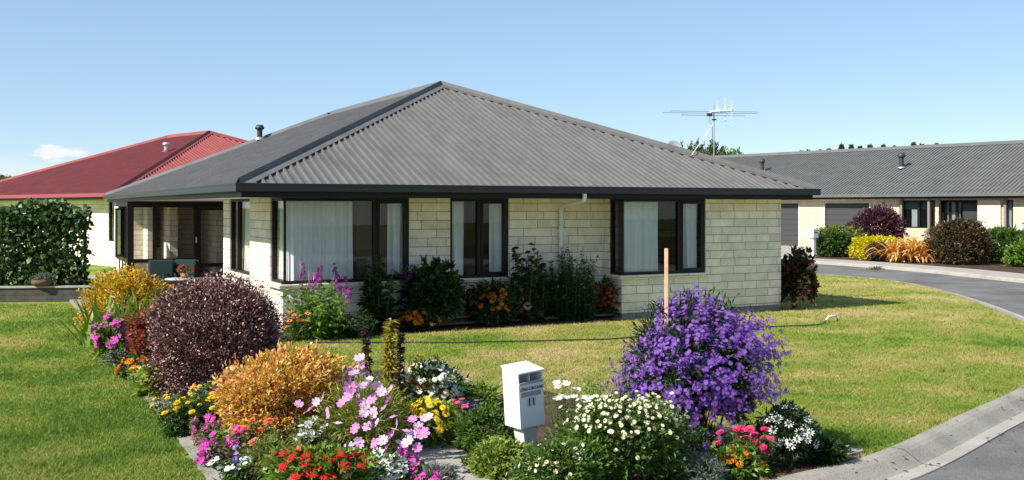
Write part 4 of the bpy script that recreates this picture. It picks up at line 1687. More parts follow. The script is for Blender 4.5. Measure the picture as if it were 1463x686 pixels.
# ------------------------------------------------------------------ shrubs across the road
far_sh = [
    ('clipped_shrub', 'tall orange tinged hedge behind the clipped green shrub at the drive', 'hedge', 1198, 363, 66, 37, 'leaf_olive', 5200, 0.13, 0.07, dict(e=4, amp=0.08, depth=0.7, rbias=0.2)),
    ('clipped_shrub', 'clipped round dark green shrub beside the far white letterbox', 'shrub', 1194, 366.5, 55, 32, 'leaf_green', 7500, 0.12, 0.07, dict(e=3.2, amp=0.06, depth=0.9, rbias=-0.1)),
    ('maroon_shrub', 'feathery maroon shrub in front of the second garage door', 'shrub', 1254, 362, 74, 64, 'leaf_maroon', 13000, 0.17, 0.055, dict(amp=0.16, wild=0.12, up=0.6, lift=0.06)),
    ('golden_shrub', 'bright yellow clipped shrub beside the small bronze one', 'shrub', 1252, 370.5, 72, 30, 'leaf_yellow', 8000, 0.11, 0.065, dict(e=3, amp=0.10, depth=0.6)),
    ('bronze_shrub', 'small bronze green rounded shrub between golden shrub and flax', 'shrub', 1256, 372.5, 34, 24, 'leaf_bronze', 3600, 0.09, 0.05, dict(e=2.6, amp=0.08)),
    ('bronze_shrub', 'big round dark bronze shrub with reddish top, right of the flax', 'shrub', 1370, 377, 78, 58, 'leaf_bronze', 13000, 0.12, 0.055, dict(e=2.7, amp=0.10, wild=0.12, rbias=0.05)),
    ('green_shrub', 'fine textured fresh green shrub right of the bronze one', 'shrub', 1433, 374, 70, 45, 'leaf_green', 9000, 0.14, 0.05, dict(e=2.6, amp=0.12, up=0.8, rbias=0.15)),
    ('green_shrub', 'leafy bright green plant at the edge of the far footpath', 'plant', 1462, 381, 40, 34, 'leaf_fresh', 2600, 0.16, 0.09, dict(amp=0.25)),
    ('low_plant', 'small pale green plant low on the mulch by the footpath', 'plant', 1442, 380.5, 24, 10, 'leaf_lime', 300, 0.12, 0.05, dict(amp=0.3, stems=0)),
]
for i, (nm, lb, ct, u, v, wp, hp, lf, n_, L_, W_, kw) in enumerate(far_sh):
    bush(nm, lb, ct, u, v, wp, hp, lf, n_, L_, W_, seed=100 + i, **kw)
rt, r, rad, cz, sh = bush('bronze_shrub', 'red tipped growth along the top of the big bronze shrub', 'shrub', 1366, 376, 66, 61, 'leaf_bronze_red', 1500, 0.10, 0.035, seed=140, lo=0.8, lift=0.55, stems=0) if False else (None, None, None, None, None)
straps('flax_plant', 'arching orange brown flax clump between the bronze shrubs', 'flax', 1300, 374, 56, 'leaf_flax', 520, 0.12, 0.35, seed=12, lean=(0.1, 0.9), bend=1.5)

# letterbox across the road
x, y = G(1162, 367.5)
fl_ = empty('letterbox', (x, y, 0), R(30), 'plain white letterbox on a thick white post across the road', 'letterbox')
b_ = MB()
b_.box(-0.08, 0.08, -0.08, 0.08, 0, 0.86)
b_.build('post', 'white_paint', fl_)
b_ = MB()
b_.box(-0.16, 0.16, -0.15, 0.15, 0.86, 1.22)
b_.box(-0.18, 0.18, -0.17, 0.17, 1.22, 1.25)
b_.build('box', 'white_paint', fl_, bevel=0.008)
b_ = MB()
b_.box(-0.11, 0.11, -0.154, -0.151, 1.08, 1.12)
b_.build('slot', 'black', fl_)
x, y = G(1461, 366)
fl_ = empty('white_post', (x, y, 0), R(10), 'short white post by the shrubs at the right edge across the road', 'post')
b_ = MB()
b_.box(-0.14, 0.14, -0.14, 0.14, 0, 1.5)
b_.build('shaft', 'white_paint', fl_, bevel=0.01)
b_ = MB()
b_.box(-0.17, 0.17, -0.17, 0.17, 1.5, 1.56)
b_.build('cap', 'white_worn', fl_, bevel=0.01)
x, y = G(1252, 385.5, -0.1)
r = np.random.default_rng(8)
P = r.normal(0, 1, (160, 3)) * np.array([0.12, 0.08, 0.035]) + np.array([0, 0, 0.04])
P[:, 2] = np.abs(P[:, 2])
ax = unit(r.normal(0, 1, (160, 3)))
o = obj('leaf_litter', leaf_mesh('leaf_litter', r, P, ax, ax, 0.07, 0.04, 'leaf_mulch'))
o.location = (x, y, -0.098)
tag(o, 'small brown heap of dead leaves lying on the far road', 'leaf litter')

# ------------------------------------------------------------------ trees beyond
def tree(u, vtop, wpx, D, leaf, label, seed, conifer=False, n=9000, group='trees beyond the roofs'):
    r = np.random.default_rng(seed)
    X = (u - CU) / F * D
    H = EYE + (HV - vtop) / F * D
    wd = wpx * D / F
    t_ = empty('far_tree', (X, D, -0.1), 0, label, 'tree', group)
    b_ = MB()
    b_.tube([(0, 0, 0), (0.1, 0, H * .5), (0.05, 0.05, H * .92)], 0.16, 8, 0.04)
    for k in range(7):
        a = r.random() * 6.28
        z0 = H * r.uniform(0.35, 0.7)
        b_.tube([(0.08, 0, z0), (math.cos(a) * wd * .35, math.sin(a) * wd * .35, z0 + H * .2)], 0.06, 6, 0.02)
    b_.build('trunk', 'trunk', t_)
    if conifer:
        z = H * (0.15 + 0.85 * r.random(n))
        rr_ = wd * .5 * (1 - z / (H * 1.02)) ** 0.7 * (0.6 + 0.4 * np.sqrt(r.random(n))) * (1 + .25 * np.sin(z * 6))
        a = r.random(n) * 6.28
        P = np.stack([np.cos(a) * rr_, np.sin(a) * rr_, z], 1)
        out = unit(np.stack([np.cos(a), np.sin(a), np.full(n, .5)], 1))
        ax = unit(out + r.normal(0, .5, (n, 3)))
    else:
        P, ax, out, _ = bush_points(r, n, (wd / 2, wd / 2, H * .36), H * .66, per=14, amp=0.28, wild=.16, nlob=22)
    obj('crown', leaf_mesh('crown', r, P, ax, out, 0.34, 0.18, leaf), t_)


tree(994, 207, 42, 95, 'leaf_tree', 'loose green tree left of the aerial mast behind the grey roof', 1)
tree(1020, 206, 44, 100, 'leaf_tree', 'rounded green tree straight behind the aerial mast', 2)
tree(976, 211, 26, 98, 'leaf_tree', 'small tree top beside the satellite dish', 3, n=5000)
tree(1043, 213, 34, 105, 'leaf_fresh', 'paler green tree right of the aerial mast, above the far ridge', 4, n=6000)
ORD = ['first', 'second', 'third', 'fourth', 'fifth', 'sixth', 'seventh', 'eighth', 'ninth', 'tenth', 'eleventh', 'twelfth', 'thirteenth', 'fourteenth', 'last']
tl = [(1202, 206), (1216, 207), (1229, 209), (1243, 207), (1262, 207), (1279, 209), (1305, 204), (1317, 206), (1326, 208), (1338, 205), (1348, 208), (1184, 213), (1172, 214), (1155, 215), (1145, 216)]
for i, (u, v) in enumerate(sorted(tl)):
    tree(u, v, 19 if u > 1190 else 15, 125 + (i % 3) * 6, 'leaf_tree', ORD[i] + ' dark pointed tree top from the left over the far grey ridge', 20 + i, conifer=True, n=2600, group='tree tops over the far ridge')
tree(4, 250, 60, 160, 'leaf_tree', 'distant low tree beyond the red roof at the left edge', 60)

# ------------------------------------------------------------------ white letterbox in the bed
LX, LY = G(753, 664)
mbx = empty('letterbox', (LX, LY, 0.0), R(36), 'leaning white letterbox with hood, number and sign among the daisies', 'letterbox')
mbx.rotation_euler = (0, R(-3.6), R(36))
S = LY / F
z0, z1 = (664 - 606) * S, (664 - 529) * S   # body bottom, front top
bw, bd = 0.132, 0.115
b_ = MB()
th_ = 0.012
zt = z1 + 0.035
slot0 = z1 - 0.075
# back, sides (taller), front lower panel, bottom
b_.box(-bw, bw, bd - th_, bd, z0, zt)
b_.add([(-bw, -bd, z0), (-bw, bd - th_, z0), (-bw, bd - th_, zt), (-bw, -bd, z1), (-bw + th_, -bd, z0), (-bw + th_, bd - th_, z0), (-bw + th_, bd - th_, zt), (-bw + th_, -bd, z1)],
       [(0, 3, 2, 1), (4, 5, 6, 7), (0, 1, 5, 4), (1, 2, 6, 5), (2, 3, 7, 6), (3, 0, 4, 7)])
b_.add([(bw - th_, -bd, z0), (bw - th_, bd - th_, z0), (bw - th_, bd - th_, zt), (bw - th_, -bd, z1), (bw, -bd, z0), (bw, bd - th_, z0), (bw, bd - th_, zt), (bw, -bd, z1)],
       [(0, 3, 2, 1), (4, 5, 6, 7), (0, 1, 5, 4), (1, 2, 6, 5), (2, 3, 7, 6), (3, 0, 4, 7)])
b_.box(-bw + th_, bw - th_, -bd, -bd + th_, z0, slot0)
b_.box(-bw + th_, bw - th_, -bd + th_, bd - th_, z0, z0 + th_)
b_.build('box', 'white_paint', mbx, bevel=0.003)
b_ = MB()
ov = 0.022
b_.add([(-bw - .008, -bd - ov, z1 + .001), (bw + .008, -bd - ov, z1 + .001), (bw + .008, bd + .01, zt + .004), (-bw - .008, bd + .01, zt + .004),
        (-bw - .008, -bd - ov, z1 + .017), (bw + .008, -bd - ov, z1 + .017), (bw + .008, bd + .01, zt + .020), (-bw - .008, bd + .01, zt + .020)],
       [(0, 3, 2, 1), (4, 5, 6, 7), (0, 1, 5, 4), (1, 2, 6, 5), (2, 3, 7, 6), (3, 0, 4, 7)])
b_.build('lid', 'white_paint', mbx, bevel=0.003)
b_ = MB()
b_.box(-bw + .004, bw - .004, -bd - .014, -bd - .001, slot0 - .014, slot0 - .001)
b_.build('slot_lip', 'label_grey', mbx)
b_ = MB()
b_.box(-.006, .006, -bd + .02, -bd + .05, slot0, z1)
b_.build('divider', 'white_worn', mbx)
b_ = MB()
b_.box(-bw + .018, bw - .03, -bd - .004, -bd - .001, slot0 - .125, slot0 - .085)
b_.build('name_strip', 'label_grey', mbx)
b_ = MB()
b_.box(-.055, .045, -bd - .003, -bd - .001, slot0 - .215, slot0 - .135)
b_.build('number_plate', 'white_worn', mbx)


def text(body, size, x, z, par, mat, name='lettering', y=-bd - .0045, sx=1.0):
    c = bpy.data.curves.new(name, 'FONT')
    c.body = body
    c.size = size
    c.extrude = 0.0008
    c.offset = size * 0.02
    c.materials.append(M[mat])
    tmp = bpy.data.objects.new(name, c)
    COL.objects.link(tmp)
    me = bpy.data.meshes.new_from_object(tmp.evaluated_get(bpy.context.evaluated_depsgraph_get()))
    bpy.data.objects.remove(tmp)
    o = bpy.data.objects.new(name, me)
    link(o, par)
    o.location = (x, y, z)
    o.rotation_euler = (R(90), 0, 0)
    o.scale = (sx, 1, 1)
    return o


text('NO CIRCULARS', 0.036, -0.082, slot0 - .070, mbx, 'mark_brown', sx=0.86)
text('11', 0.092, -0.05, slot0 - .208, mbx, 'black', 'house_number', sx=1.0)
b_ = MB()
pts = [(-0.104 + .017 * math.cos(a), -bd - .004, slot0 - .056 + .017 * math.sin(a)) for a in np.linspace(0, 2 * math.pi, 21)]
b_.tube(pts, 0.0032, 5, caps=False)
b_.tube([(-0.116, -bd - .004, slot0 - .044), (-0.092, -bd - .004, slot0 - .068)], 0.0028, 5)
b_.build('prohibition_sign', 'sign_red', mbx)
b_ = MB()
b_.add([(-.035, -.05, 0), (.035, -.05, 0), (.035, .05, 0), (-.035, .05, 0), (-.085, -.085, z0), (.085, -.085, z0), (.085, .07, z0), (-.085, .07, z0)],
       [(0, 3, 2, 1), (4, 5, 6, 7), (0, 1, 5, 4), (1, 2, 6, 5), (2, 3, 7, 6), (3, 0, 4, 7)])
b_.box(.07, .115, .02, .09, -.05, z0 + .12)
b_.build('post', 'white_worn', mbx, bevel=0.004)

# stakes, hose, stone
x, y = G(952, 640)
b_ = MB()
b_.box(-0.015, 0.015, -0.015, 0.015, 0, (640 - 355) * y / F)
o = b_.build('wooden_stake', 'stake_wood', bevel=0.003)
o.location = (x, y - .60, 0)
S_ = (y - .60) / y
o.location.x = x * S_
o.scale.z = (EYE - (355 - HV) / F * (y - .60)) / ((640 - 355) * y / F)
tag(o, 'tall square wooden stake standing in the purple aster bush', 'stake')
x, y = G(1016, 652)
b_ = MB()
b_.tube([(0, -.1, 0), (0.14, -.1, 0.64)], 0.009, 8)
o = b_.build('garden_cane', 'stake_green')
o.location = (x, y, 0)
tag(o, 'thin green garden cane leaning at the foot of the aster', 'cane')

hp_ = [G(440, 492), G(520, 491.5), G(600, 491.5), G(680, 491.3), G(760, 489.5), G(830, 488), G(890, 485.5), G(950, 479), G(1020, 471.5), G(1090, 469.5), G(1150, 467), G(1172, 465.5), G(1180, 460)]
hl = smooth_line(hp_, 6)
hose = empty('garden_hose', (0, 0, 0), 0, 'thin dark garden hose lying across the front lawn', 'hose')
b_ = MB()
pts = [(a, c + 0.02 * math.sin(i * .7), 0.028) for i, (a, c) in enumerate(hl)]
b_.tube(pts, 0.013, 8)
b_.build('tubing', 'hose_dark', hose)
x, y = G(1180, 460)
x2, y2 = G(1197, 456.5)
b_ = MB()
b_.tube([(x, y, .03), (x + .06, y + .02, .10), (x + .16, y + .05, .11), (x2 - .05, y2, .07), (x2, y2, .03)], 0.02, 8)
b_.build('nozzle', 'white_worn', hose)
r = np.random.default_rng(2)
x, y = G(1034, 676)
b_ = MB()
b_.lathe([(0.001, 0), (0.1, 0.0), (0.125, 0.04), (0.10, 0.085), (0.04, 0.105), (0.001, 0.1)], 9)
for i, vv in enumerate(b_.v):
    k = 1 + 0.22 * math.sin(vv[0] * 40 + vv[1] * 23) * math.cos(vv[2] * 30)
    b_.v[i] = (vv[0] * k * 1.15, vv[1] * k * .8, vv[2] * k)
o = b_.build('stone', 'stone')
o.location = (x, y, 0)
tag(o, 'pale rough stone lying in the bed by the kerb', 'stone')

# ------------------------------------------------------------------ plants along the house wall
def by_wall(u, q):
    k = (u - CU) / F
    B0 = HO + q * HQ
    p = (k * B0[1] - B0[0]) / (HP[0] - k * HP[1])
    return tuple(B0 + p * HP)


rt, r, tip, dr = clump('penstemon', 'bright green leafy plant with magenta flower spikes below the corner window', 'flowers', 458, 484, 92, 92, 'leaf_fresh', 46, 0.16, 0.05, 30, seed=201, hvar=.5)
sp = [(432, 378), (452, 388), (456, 384), (478, 380), (482, 394), (492, 398), (430, 410), (498, 412), (445, 400)]
P, nr = [], []
X0, Y0 = rt.location.x, rt.location.y
ps = []
for (u, v) in sp:
    X, Z = (u - CU) / F * Y0 - X0, EYE - (v - HV) / F * Y0
    ps.append(((X * .3, 0, 0.2), (X, 0, Z)))
    for k in range(14):
        a = r.random() * 6.28
        P.append((X + .04 * math.cos(a), .045 * math.sin(a), Z - .02 - .022 * k + 0.05))
        nr.append((math.cos(a), math.sin(a) - .4, .3))
V, Q = sticks(ps, [(.005, .004)] * len(ps))
obj('flower_stalk', npmesh('flower_stalk', V, Q, 'stem_green'), rt)
blossoms(rt, r, np.array(P), np.array(nr), 0.032, 'phlox', 'petal_plum', 'petal_magenta')

rt, r, tip, dr = clump('gaillardia', 'low plant with faded red and orange flowers left of the green penstemon', 'flowers', 425, 487, 52, 46, 'leaf_olive', 40, 0.10, 0.02, 10, seed=202, hvar=.5)
flowers(rt, r, tip[:16] + np.array([0, 0, .01]), dr[:16] + FACE * .5, 0.055, 'daisy', 'petal_salmon', 'eye_dark')
flowers(rt, r, tip[16:22], dr[16:22] + FACE * .5, 0.06, 'daisy', 'petal_orange', 'eye_dark')

rt, r, tip, dr = clump('tall_perennial', 'tall dark green leafy plant in front of the corner window mullion', 'plant', 536, 478, 52, 124, 'leaf_dark', 30, 0.17, 0.065, 36, lean=.07, pos=by_wall(536, 0.90), seed=203, hvar=.55, sr=.006)
rt, r, tip, dr = clump('low_plant', 'low dark foliage plant at the wall right of the penstemon', 'plant', 505, 482, 70, 40, 'leaf_dark', 50, 0.14, 0.04, 12, seed=204)
rt, r, tip, dr = clump('delphinium', 'thin plant with deep blue flower spike between the windows', 'flowers', 583, 470, 14, 122, 'leaf_dark', 6, 0.15, 0.05, 16, pos=by_wall(583, 1.00), seed=205, hvar=.35, sr=.006, lean=.03)
P = np.concatenate([tip[i] - np.array([[0, 0, 0.022 * k] for k in range(26)]) + r.normal(0, .03, (26, 3)) for i in range(3)])
blossoms(rt, r, P, r.normal(0, 1, P.shape) + FACE, 0.026, 'phlox', 'petal_blue', 'petal_blue')
rt, r, rad, cz, sh = bush('dahlia', 'dark bushy dahlia with magenta blooms between the two front windows', 'flowers', 614, 468, 84, 92, 'leaf_dark', 3600, 0.15, 0.08, pos=by_wall(616, 0.85), seed=206, depth=.6, amp=.25, wild=.25)
P, nr = surf(r, sh, cz, 5, zlo=.55)
flowers(rt, r, P, nr, 0.09, 'ball', 'petal_magenta', 'petal_magenta')
rt, r, rad, cz, sh = bush('marigold', 'low row of orange marigolds in shade below the dark dahlia', 'flowers', 590, 478, 92, 26, 'leaf_dark', 1300, 0.08, 0.03, pos=by_wall(590, 0.62), seed=207, depth=.35, amp=.2)
P, nr = surf(r, sh, cz, 46, zlo=-.1)
flowers(rt, r, P, nr, 0.055, 'ball', 'petal_orange', 'petal_orange')
rt, r, rad, cz, sh = bush('marigold', 'rounded orange marigold bush in shade under the middle window', 'flowers', 702, 470, 98, 58, 'leaf_dark', 3600, 0.10, 0.035, pos=by_wall(700, 0.80), seed=208, depth=.5, amp=.2)
P, nr = surf(r, sh, cz, 42, zlo=-.2)
flowers(rt, r, P, nr, 0.052, 'ball', 'petal_orange', 'petal_orange')
rt, r, tip, dr = clump('tall_dahlia', 'tall dahlia with dark maroon blooms beside the middle window', 'flowers', 757, 468, 56, 122, 'leaf_dark', 34, 0.16, 0.08, 38, lean=.08, pos=by_wall(757, 0.85), seed=209, hvar=.5, sr=.008)
flowers(rt, r, tip[:9], dr[:9] + FACE, 0.085, 'ball', 'petal_maroon', 'petal_maroon')
flowers(rt, r, np.array([[-.05, -.32, .36]]), np.array([[-.1, -1, .3]]), 0.11, 'zinnia', 'petal_dusty_pink', 'eye_dark')
rt, r, tip, dr = clump('twiggy_bush', 'dark wispy bush with tiny pink flowers under the downpipe', 'shrub', 816, 466, 82, 114, 'leaf_dark', 170, 0.10, 0.028, 48, lean=.09, pos=by_wall(816, 0.80), seed=210, hvar=.5, depth=.5)
P = tip[:50] - np.array([[0, 0, 1]]) * r.uniform(0, .6, (50, 1))
blossoms(rt, r, P + np.array([0, -.15, 0]), np.tile(FACE, (50, 1)) + r.normal(0, .3, (50, 3)), 0.02, 'daisy', 'petal_dusty_pink', 'eye_dark')
rt, r, rad, cz, sh = bush('bronze_marigold', 'rusty orange flowered bush at the inner corner of the brick wall', 'flowers', 866, 462, 60, 50, 'leaf_dark', 2600, 0.07, 0.03, pos=by_wall(866, 0.95), seed=211, depth=.7)
P, nr = surf(r, sh, cz, 70, zlo=-.3)
flowers(rt, r, P, nr, 0.036, 'ball', 'petal_scarlet', 'eye_dark')
rt, r, rad, cz, sh = bush('hydrangea', 'red tinged hydrangea bush against the far corner of the house', 'shrub', 1134, 441, 48, 76, 'leaf_hydrangea', 2400, 0.15, 0.10, seed=212, amp=.25, wild=.2)

# ------------------------------------------------------------------ left bed, front to back
rt, r, rad, cz, sh = bush('golden_shrub', 'rounded golden yellow shrub at the back of the bed near the porch', 'shrub', 184, 480, 126, 86, 'leaf_gold', 13000, 0.058, 0.030, seed=301, amp=.24, depth=.8, wild=.12, lo=.5, nlob=14, e=2.4)
straps('iris_clump', 'clump of green sword leaves in front of the golden shrub', 'iris', 178, 490, 80, 'leaf_fresh', 210, 0.06, 0.30, seed=302, lean=(0.05, 0.75), bend=0.35)
rt, r, tip, dr = clump('red_shrub', 'sparse upright shrub with red and bronze leaves beside the burgundy bush', 'shrub', 216, 522, 64, 96, 'leaf_red', 110, 0.085, 0.030, 60, seed=303, hvar=.4, sr=.005, stalk='stem_brown')
rt, r, rad, cz, sh = bush('phlox', 'magenta phlox on the lawn edge left of the red shrub', 'flowers', 164, 517, 52, 60, 'leaf_fresh', 1600, 0.08, 0.03, seed=304)
P, nr = surf(r, sh, cz, 150, zlo=-.2, k=1.08)
blossoms(rt, r, P, nr, 0.05, 'phlox', 'petal_magenta', 'petal_cosmos')
rt, r, rad, cz, sh = bush('low_plant', 'small pale leaved plant at the bed edge below the phlox', 'plant', 168, 522, 40, 18, 'leaf_grey', 500, 0.06, 0.025, seed=305, stems=0)
rt, r, rad, cz, sh = bush('marigold', 'small sunlit orange marigolds at the bed edge below the red shrub', 'flowers', 196, 544, 46, 34, 'leaf_green', 800, 0.06, 0.02, seed=306)
P, nr = surf(r, sh, cz, 13, zlo=-.2)
flowers(rt, r, P, nr, 0.05, 'ball', 'petal_orange', 'petal_orange')
rt, r, tip, dr = clump('nicotiana', 'lime green broad leaved plant at the foot of the burgundy bush', 'plant', 222, 566, 44, 62, 'leaf_lime', 20, 0.16, 0.07, 14, seed=307, hvar=.5)
rt, r, rad, cz, sh = bush('burgundy_bush', 'large round burgundy leaved bush, tallest in the left bed', 'shrub', 310, 564, 158, 152, 'leaf_burgundy', 52000, 0.035, 0.021, seed=308, e=3.0, amp=.10, per=12, lo=.72, up=.5, wild=.16, stems=22, sr=.012, nlob=40)
P, ax = [], []
rt, r, tip, dr = clump('daisy_patch', 'yellow flowered green plant beside the concrete edging', 'flowers', 274, 622, 92, 74, 'leaf_green', 70, 0.10, 0.028, 22, seed=309, hvar=.4)
flowers(rt, r, tip[:34], dr[:34] + FACE, 0.036, 'ball', 'petal_yellow', 'petal_yellow')
rt, r, tip, dr = clump('coneflower', 'pink coneflower with drooping petals beside the burgundy bush foot', 'flowers', 287, 604, 40, 62, 'leaf_green', 9, 0.16, 0.05, 10, seed=310, hvar=.25)
flowers(rt, r, tip[:3], dr[:3] + FACE * .4, 0.085, 'cone', 'petal_dusty_pink', 'eye_orange')
rt, r, rad, cz, sh = bush('orange_shrub', 'dense round orange and peach leaved shrub in front of the burgundy bush', 'shrub', 395, 634, 172, 114, 'leaf_orange', 24000, 0.050, 0.022, seed=311, amp=.24, depth=.8, wild=.13, lo=.62, e=2.9, nlob=20)

rt, r, tip, dr = clump('snapdragon', 'magenta snapdragon spikes along the edging at the lower left', 'flowers', 316, 668, 48, 66, 'leaf_green', 16, 0.08, 0.02, 16, seed=312, hvar=.5)
P = np.concatenate([tip[i] - np.array([[0, 0, 0.018 * k] for k in range(9)]) + r.normal(0, .018, (9, 3)) for i in range(7)])
blossoms(rt, r, P, r.normal(0, .6, P.shape) + FACE, 0.034, 'phlox', 'petal_magenta', 'petal_magenta')
rt, r, tip, dr = clump('salmon_zinnia', 'salmon zinnias on tall stems before the orange shrub', 'flowers', 372, 664, 76, 66, 'leaf_green', 26, 0.10, 0.035, 16, seed=313, hvar=.4)
flowers(rt, r, tip[:10], dr[:10] + FACE * .5, 0.05, 'ball', 'petal_salmon', 'eye_orange')
rt, r, tip, dr = clump('snapdragon', 'white snapdragons below the lilac cosmos', 'flowers', 440, 662, 84, 70, 'leaf_olive', 60, 0.07, 0.016, 26, seed=314, hvar=.3)
P = np.concatenate([tip[i] - np.array([[0, 0, 0.02 * k] for k in range(6)]) + r.normal(0, .022, (6, 3)) for i in range(6)])
blossoms(rt, r, P, r.normal(0, .6, P.shape) + FACE, 0.034, 'phlox', 'petal_white', 'petal_cream')
rt, r, rad, cz, sh = bush('green_filler', 'light olive leafy plant under the salmon zinnias', 'plant', 395, 684, 96, 50, 'leaf_olive', 2300, 0.06, 0.016, seed=315, rbias=.1)
rt, r, tip, dr = clump('petunia', 'white petunias and a violet spike at the bottom left corner of the bed', 'flowers', 334, 690, 42, 44, 'leaf_green', 20, 0.08, 0.03, 12, seed=316, hvar=.5)
flowers(rt, r, tip[:7], dr[:7] + FACE, 0.06, 'phlox', 'petal_white', 'eye_yellow')
P = tip[8] + np.array([[0.05, 0, -.02 * k + .08] for k in range(14)]) + r.normal(0, .02, (14, 3))
blossoms(rt, r, P, r.normal(0, .6, P.shape) + FACE, 0.03, 'phlox', 'petal_violet', 'petal_white')

# cosmos: feathery foliage and large single flowers
rt, r, rad, cz, sh = bush('cosmos', 'feathery cosmos with big lilac pink flowers in the middle of the bed', 'flowers', 528, 652, 128, 104, 'leaf_feather', 6200, 0.09, 0.010, seed=317, amp=.25, wild=.25, lo=.3, per=14, stems=26, sr=.004, smat='stem_green')
cp_ = [(427, 578), (452, 574), (443, 586), (462, 568), (513, 569), (539, 552), (506, 534), (528, 543), (500, 553), (520, 552), (533, 570), (522, 578), (498, 566), (549, 584), (556, 572), (535, 590), (561, 597), (540, 604),
       (556, 560), (520, 590), (590, 600), (598, 610), (604, 620), (588, 622), (580, 617), (610, 598), (508, 613), (514, 632), (536, 634), (540, 648), (575, 644), (592, 664), (518, 520), (514, 512), (490, 575), (547, 630), (470, 590), (482, 606), (560, 622), (571, 633), (552, 642), (500, 640), (526, 610), (583, 632), (596, 640), (568, 606), (515, 596), (545, 560)]
X0, Y0 = rt.location.x, rt.location.y
P, nr, ps = [], [], []
for (u, v) in cp_:
    dy = r.uniform(-.6, -.3) if v < 596 else r.uniform(-1.05, -.7)
    Yf = Y0 + dy
    X, Z = (u - CU) / F * Yf - X0, EYE - (v - HV) / F * Yf
    P.append((X, dy, Z))
    nr.append(FACE + r.normal(0, .5, 3))
    ps.append(((X * .5, dy * .3, Z * .25), (X, dy, Z - .01)))
P, nr = np.array(P), np.array(nr)
flowers(rt, r, P[::2], nr[::2], 0.053, 'cosmos', 'petal_cosmos', 'eye_yellow')
flowers(rt, r, P[1::2], nr[1::2], 0.049, 'cosmos', 'petal_orchid', 'eye_yellow')
V, Q = sticks(ps, [(.003, .0025)] * len(ps))
obj('flower_stalk', npmesh('flower_stalk', V, Q, 'stem_green'), rt)
rt, r, tip, dr = clump('verbena', 'flat deep purple verbena heads behind the lilac cosmos', 'flowers', 500, 600, 44, 80, 'leaf_green', 10, 0.08, 0.02, 12, seed=318, hvar=.15)
P = np.concatenate([tip[i] + r.normal(0, 1, (26, 3)) * np.array([.06, .05, .008]) for i in range(5)])
blossoms(rt, r, P, np.tile([0, -.3, 1.0], (len(P), 1)) + r.normal(0, .2, P.shape), 0.022, 'phlox', 'petal_violet', 'petal_violet')
# lily stalks
for i, (u, v, hpx, lf, lb) in enumerate([(552, 612, 154, 'leaf_stalk_gold', 'tall golden green lily stalk, tallest of the group behind the cosmos'),
                                         (537, 612, 146, 'leaf_stalk_dark', 'dark brown spent lily stalk leaning left of the golden one'),
                                         (570, 608, 130, 'leaf_stalk_dark', 'short dark lily stalk right of the golden one'),
                                         (597, 590, 82, 'leaf_stalk_gold', 'small golden lily shoot above the white zinnias')]):
    r = np.random.default_rng(330 + i)
    X, Y = G(u, v)
    H = hpx * Y / F
    rt = empty('lily_stalk', (X, Y, 0), 0, lb, 'lily', 'spent lily stalks')
    lx = (0.05, -0.12, 0.02, 0.03)[i]
    b_ = MB()
    b_.tube([(0, 0, 0), (lx * .4, 0, H * .5), (lx, 0, H)], 0.011 if i < 3 else .006, 6, 0.005)
    b_.build('stem', 'stem_brown', rt)
    n = 520 if i == 0 else (330 if i < 3 else 90)
    z = r.uniform(.25, 1, n)
    a = r.random(n) * 6.28
    P = np.stack([lx * z, np.zeros(n), z * H], 1)
    ax = unit(np.stack([np.cos(a), np.sin(a), r.uniform(-.1, .7, n)], 1))
    V, Q = kites(P, ax, unit(np.array([0, 0, 1.]) + r.normal(0, .4, (n, 3))), (0.14 if i == 0 else .085) * (1.15 - .55 * z) * r.uniform(.8, 1.2, n), np.full(n, .026), .1, .3)
    obj('foliage', npmesh('foliage', V, Q, lf, r.random(n)), rt)

# centre patch
rt, r, rad, cz, sh = bush('white_zinnia', 'mound of white zinnias behind the red and yellow flowers', 'flowers', 624, 600, 92, 78, 'leaf_green', 2400, 0.08, 0.024, seed=340, amp=.2)
P, nr = surf(r, sh, cz, 96, zlo=.0)
flowers(rt, r, P, nr, 0.037, 'zinnia', 'petal_white', 'eye_yellow')
rt, r, tip, dr = clump('red_zinnia', 'orange red zinnias between lily stalks and white mound', 'flowers', 588, 604, 74, 64, 'leaf_green', 34, 0.08, 0.026, 16, seed=341, hvar=.4)
flowers(rt, r, tip[:24], dr[:24] + FACE, 0.042, 'zinnia', 'petal_scarlet', 'eye_dark')
rt, r, rad, cz, sh = bush('yellow_zinnia', 'bright yellow zinnia patch beside the garden path', 'flowers', 612, 636, 96, 64, 'leaf_fresh', 1900, 0.07, 0.025, seed=342, amp=.2)
P, nr = surf(r, sh, cz, 96, zlo=-.1, k=1.06)
flowers(rt, r, P, nr, 0.040, 'zinnia', 'petal_yellow', 'eye_orange')
rt, r, tip, dr = clump('lavender_verbena', 'thin plant with tiny lavender flowers right of the white zinnias', 'flowers', 662, 606, 50, 36, 'leaf_green', 40, 0.06, 0.018, 12, seed=343, hvar=.4)
blossoms(rt, r, tip, dr + FACE, 0.024, 'phlox', 'petal_violet', 'petal_white')
rt, r, rad, cz, sh = bush('euphorbia', 'dense olive green low bush right of the garden path', 'plant', 692, 646, 96, 60, 'leaf_daisy', 4200, 0.06, 0.018, seed=344, amp=.2, e=2.2)
rt, r, rad, cz, sh = bush('golden_groundcover', 'lime yellow spreading plant beside the path below the letterbox', 'plant', 712, 682, 96, 46, 'leaf_lime', 4200, 0.05, 0.018, seed=345, amp=.2)
rt, r, rad, cz, sh = bush('leafy_weed', 'soft green weed on the lawn left of the letterbox', 'plant', 690, 580, 40, 24, 'leaf_fresh', 420, 0.11, 0.03, seed=346, stems=0)
rt, r, rad, cz, sh = bush('leafy_weed', 'dark leafy plant between letterbox foot and path', 'plant', 712, 640, 40, 24, 'leaf_green', 600, 0.07, 0.03, seed=347)
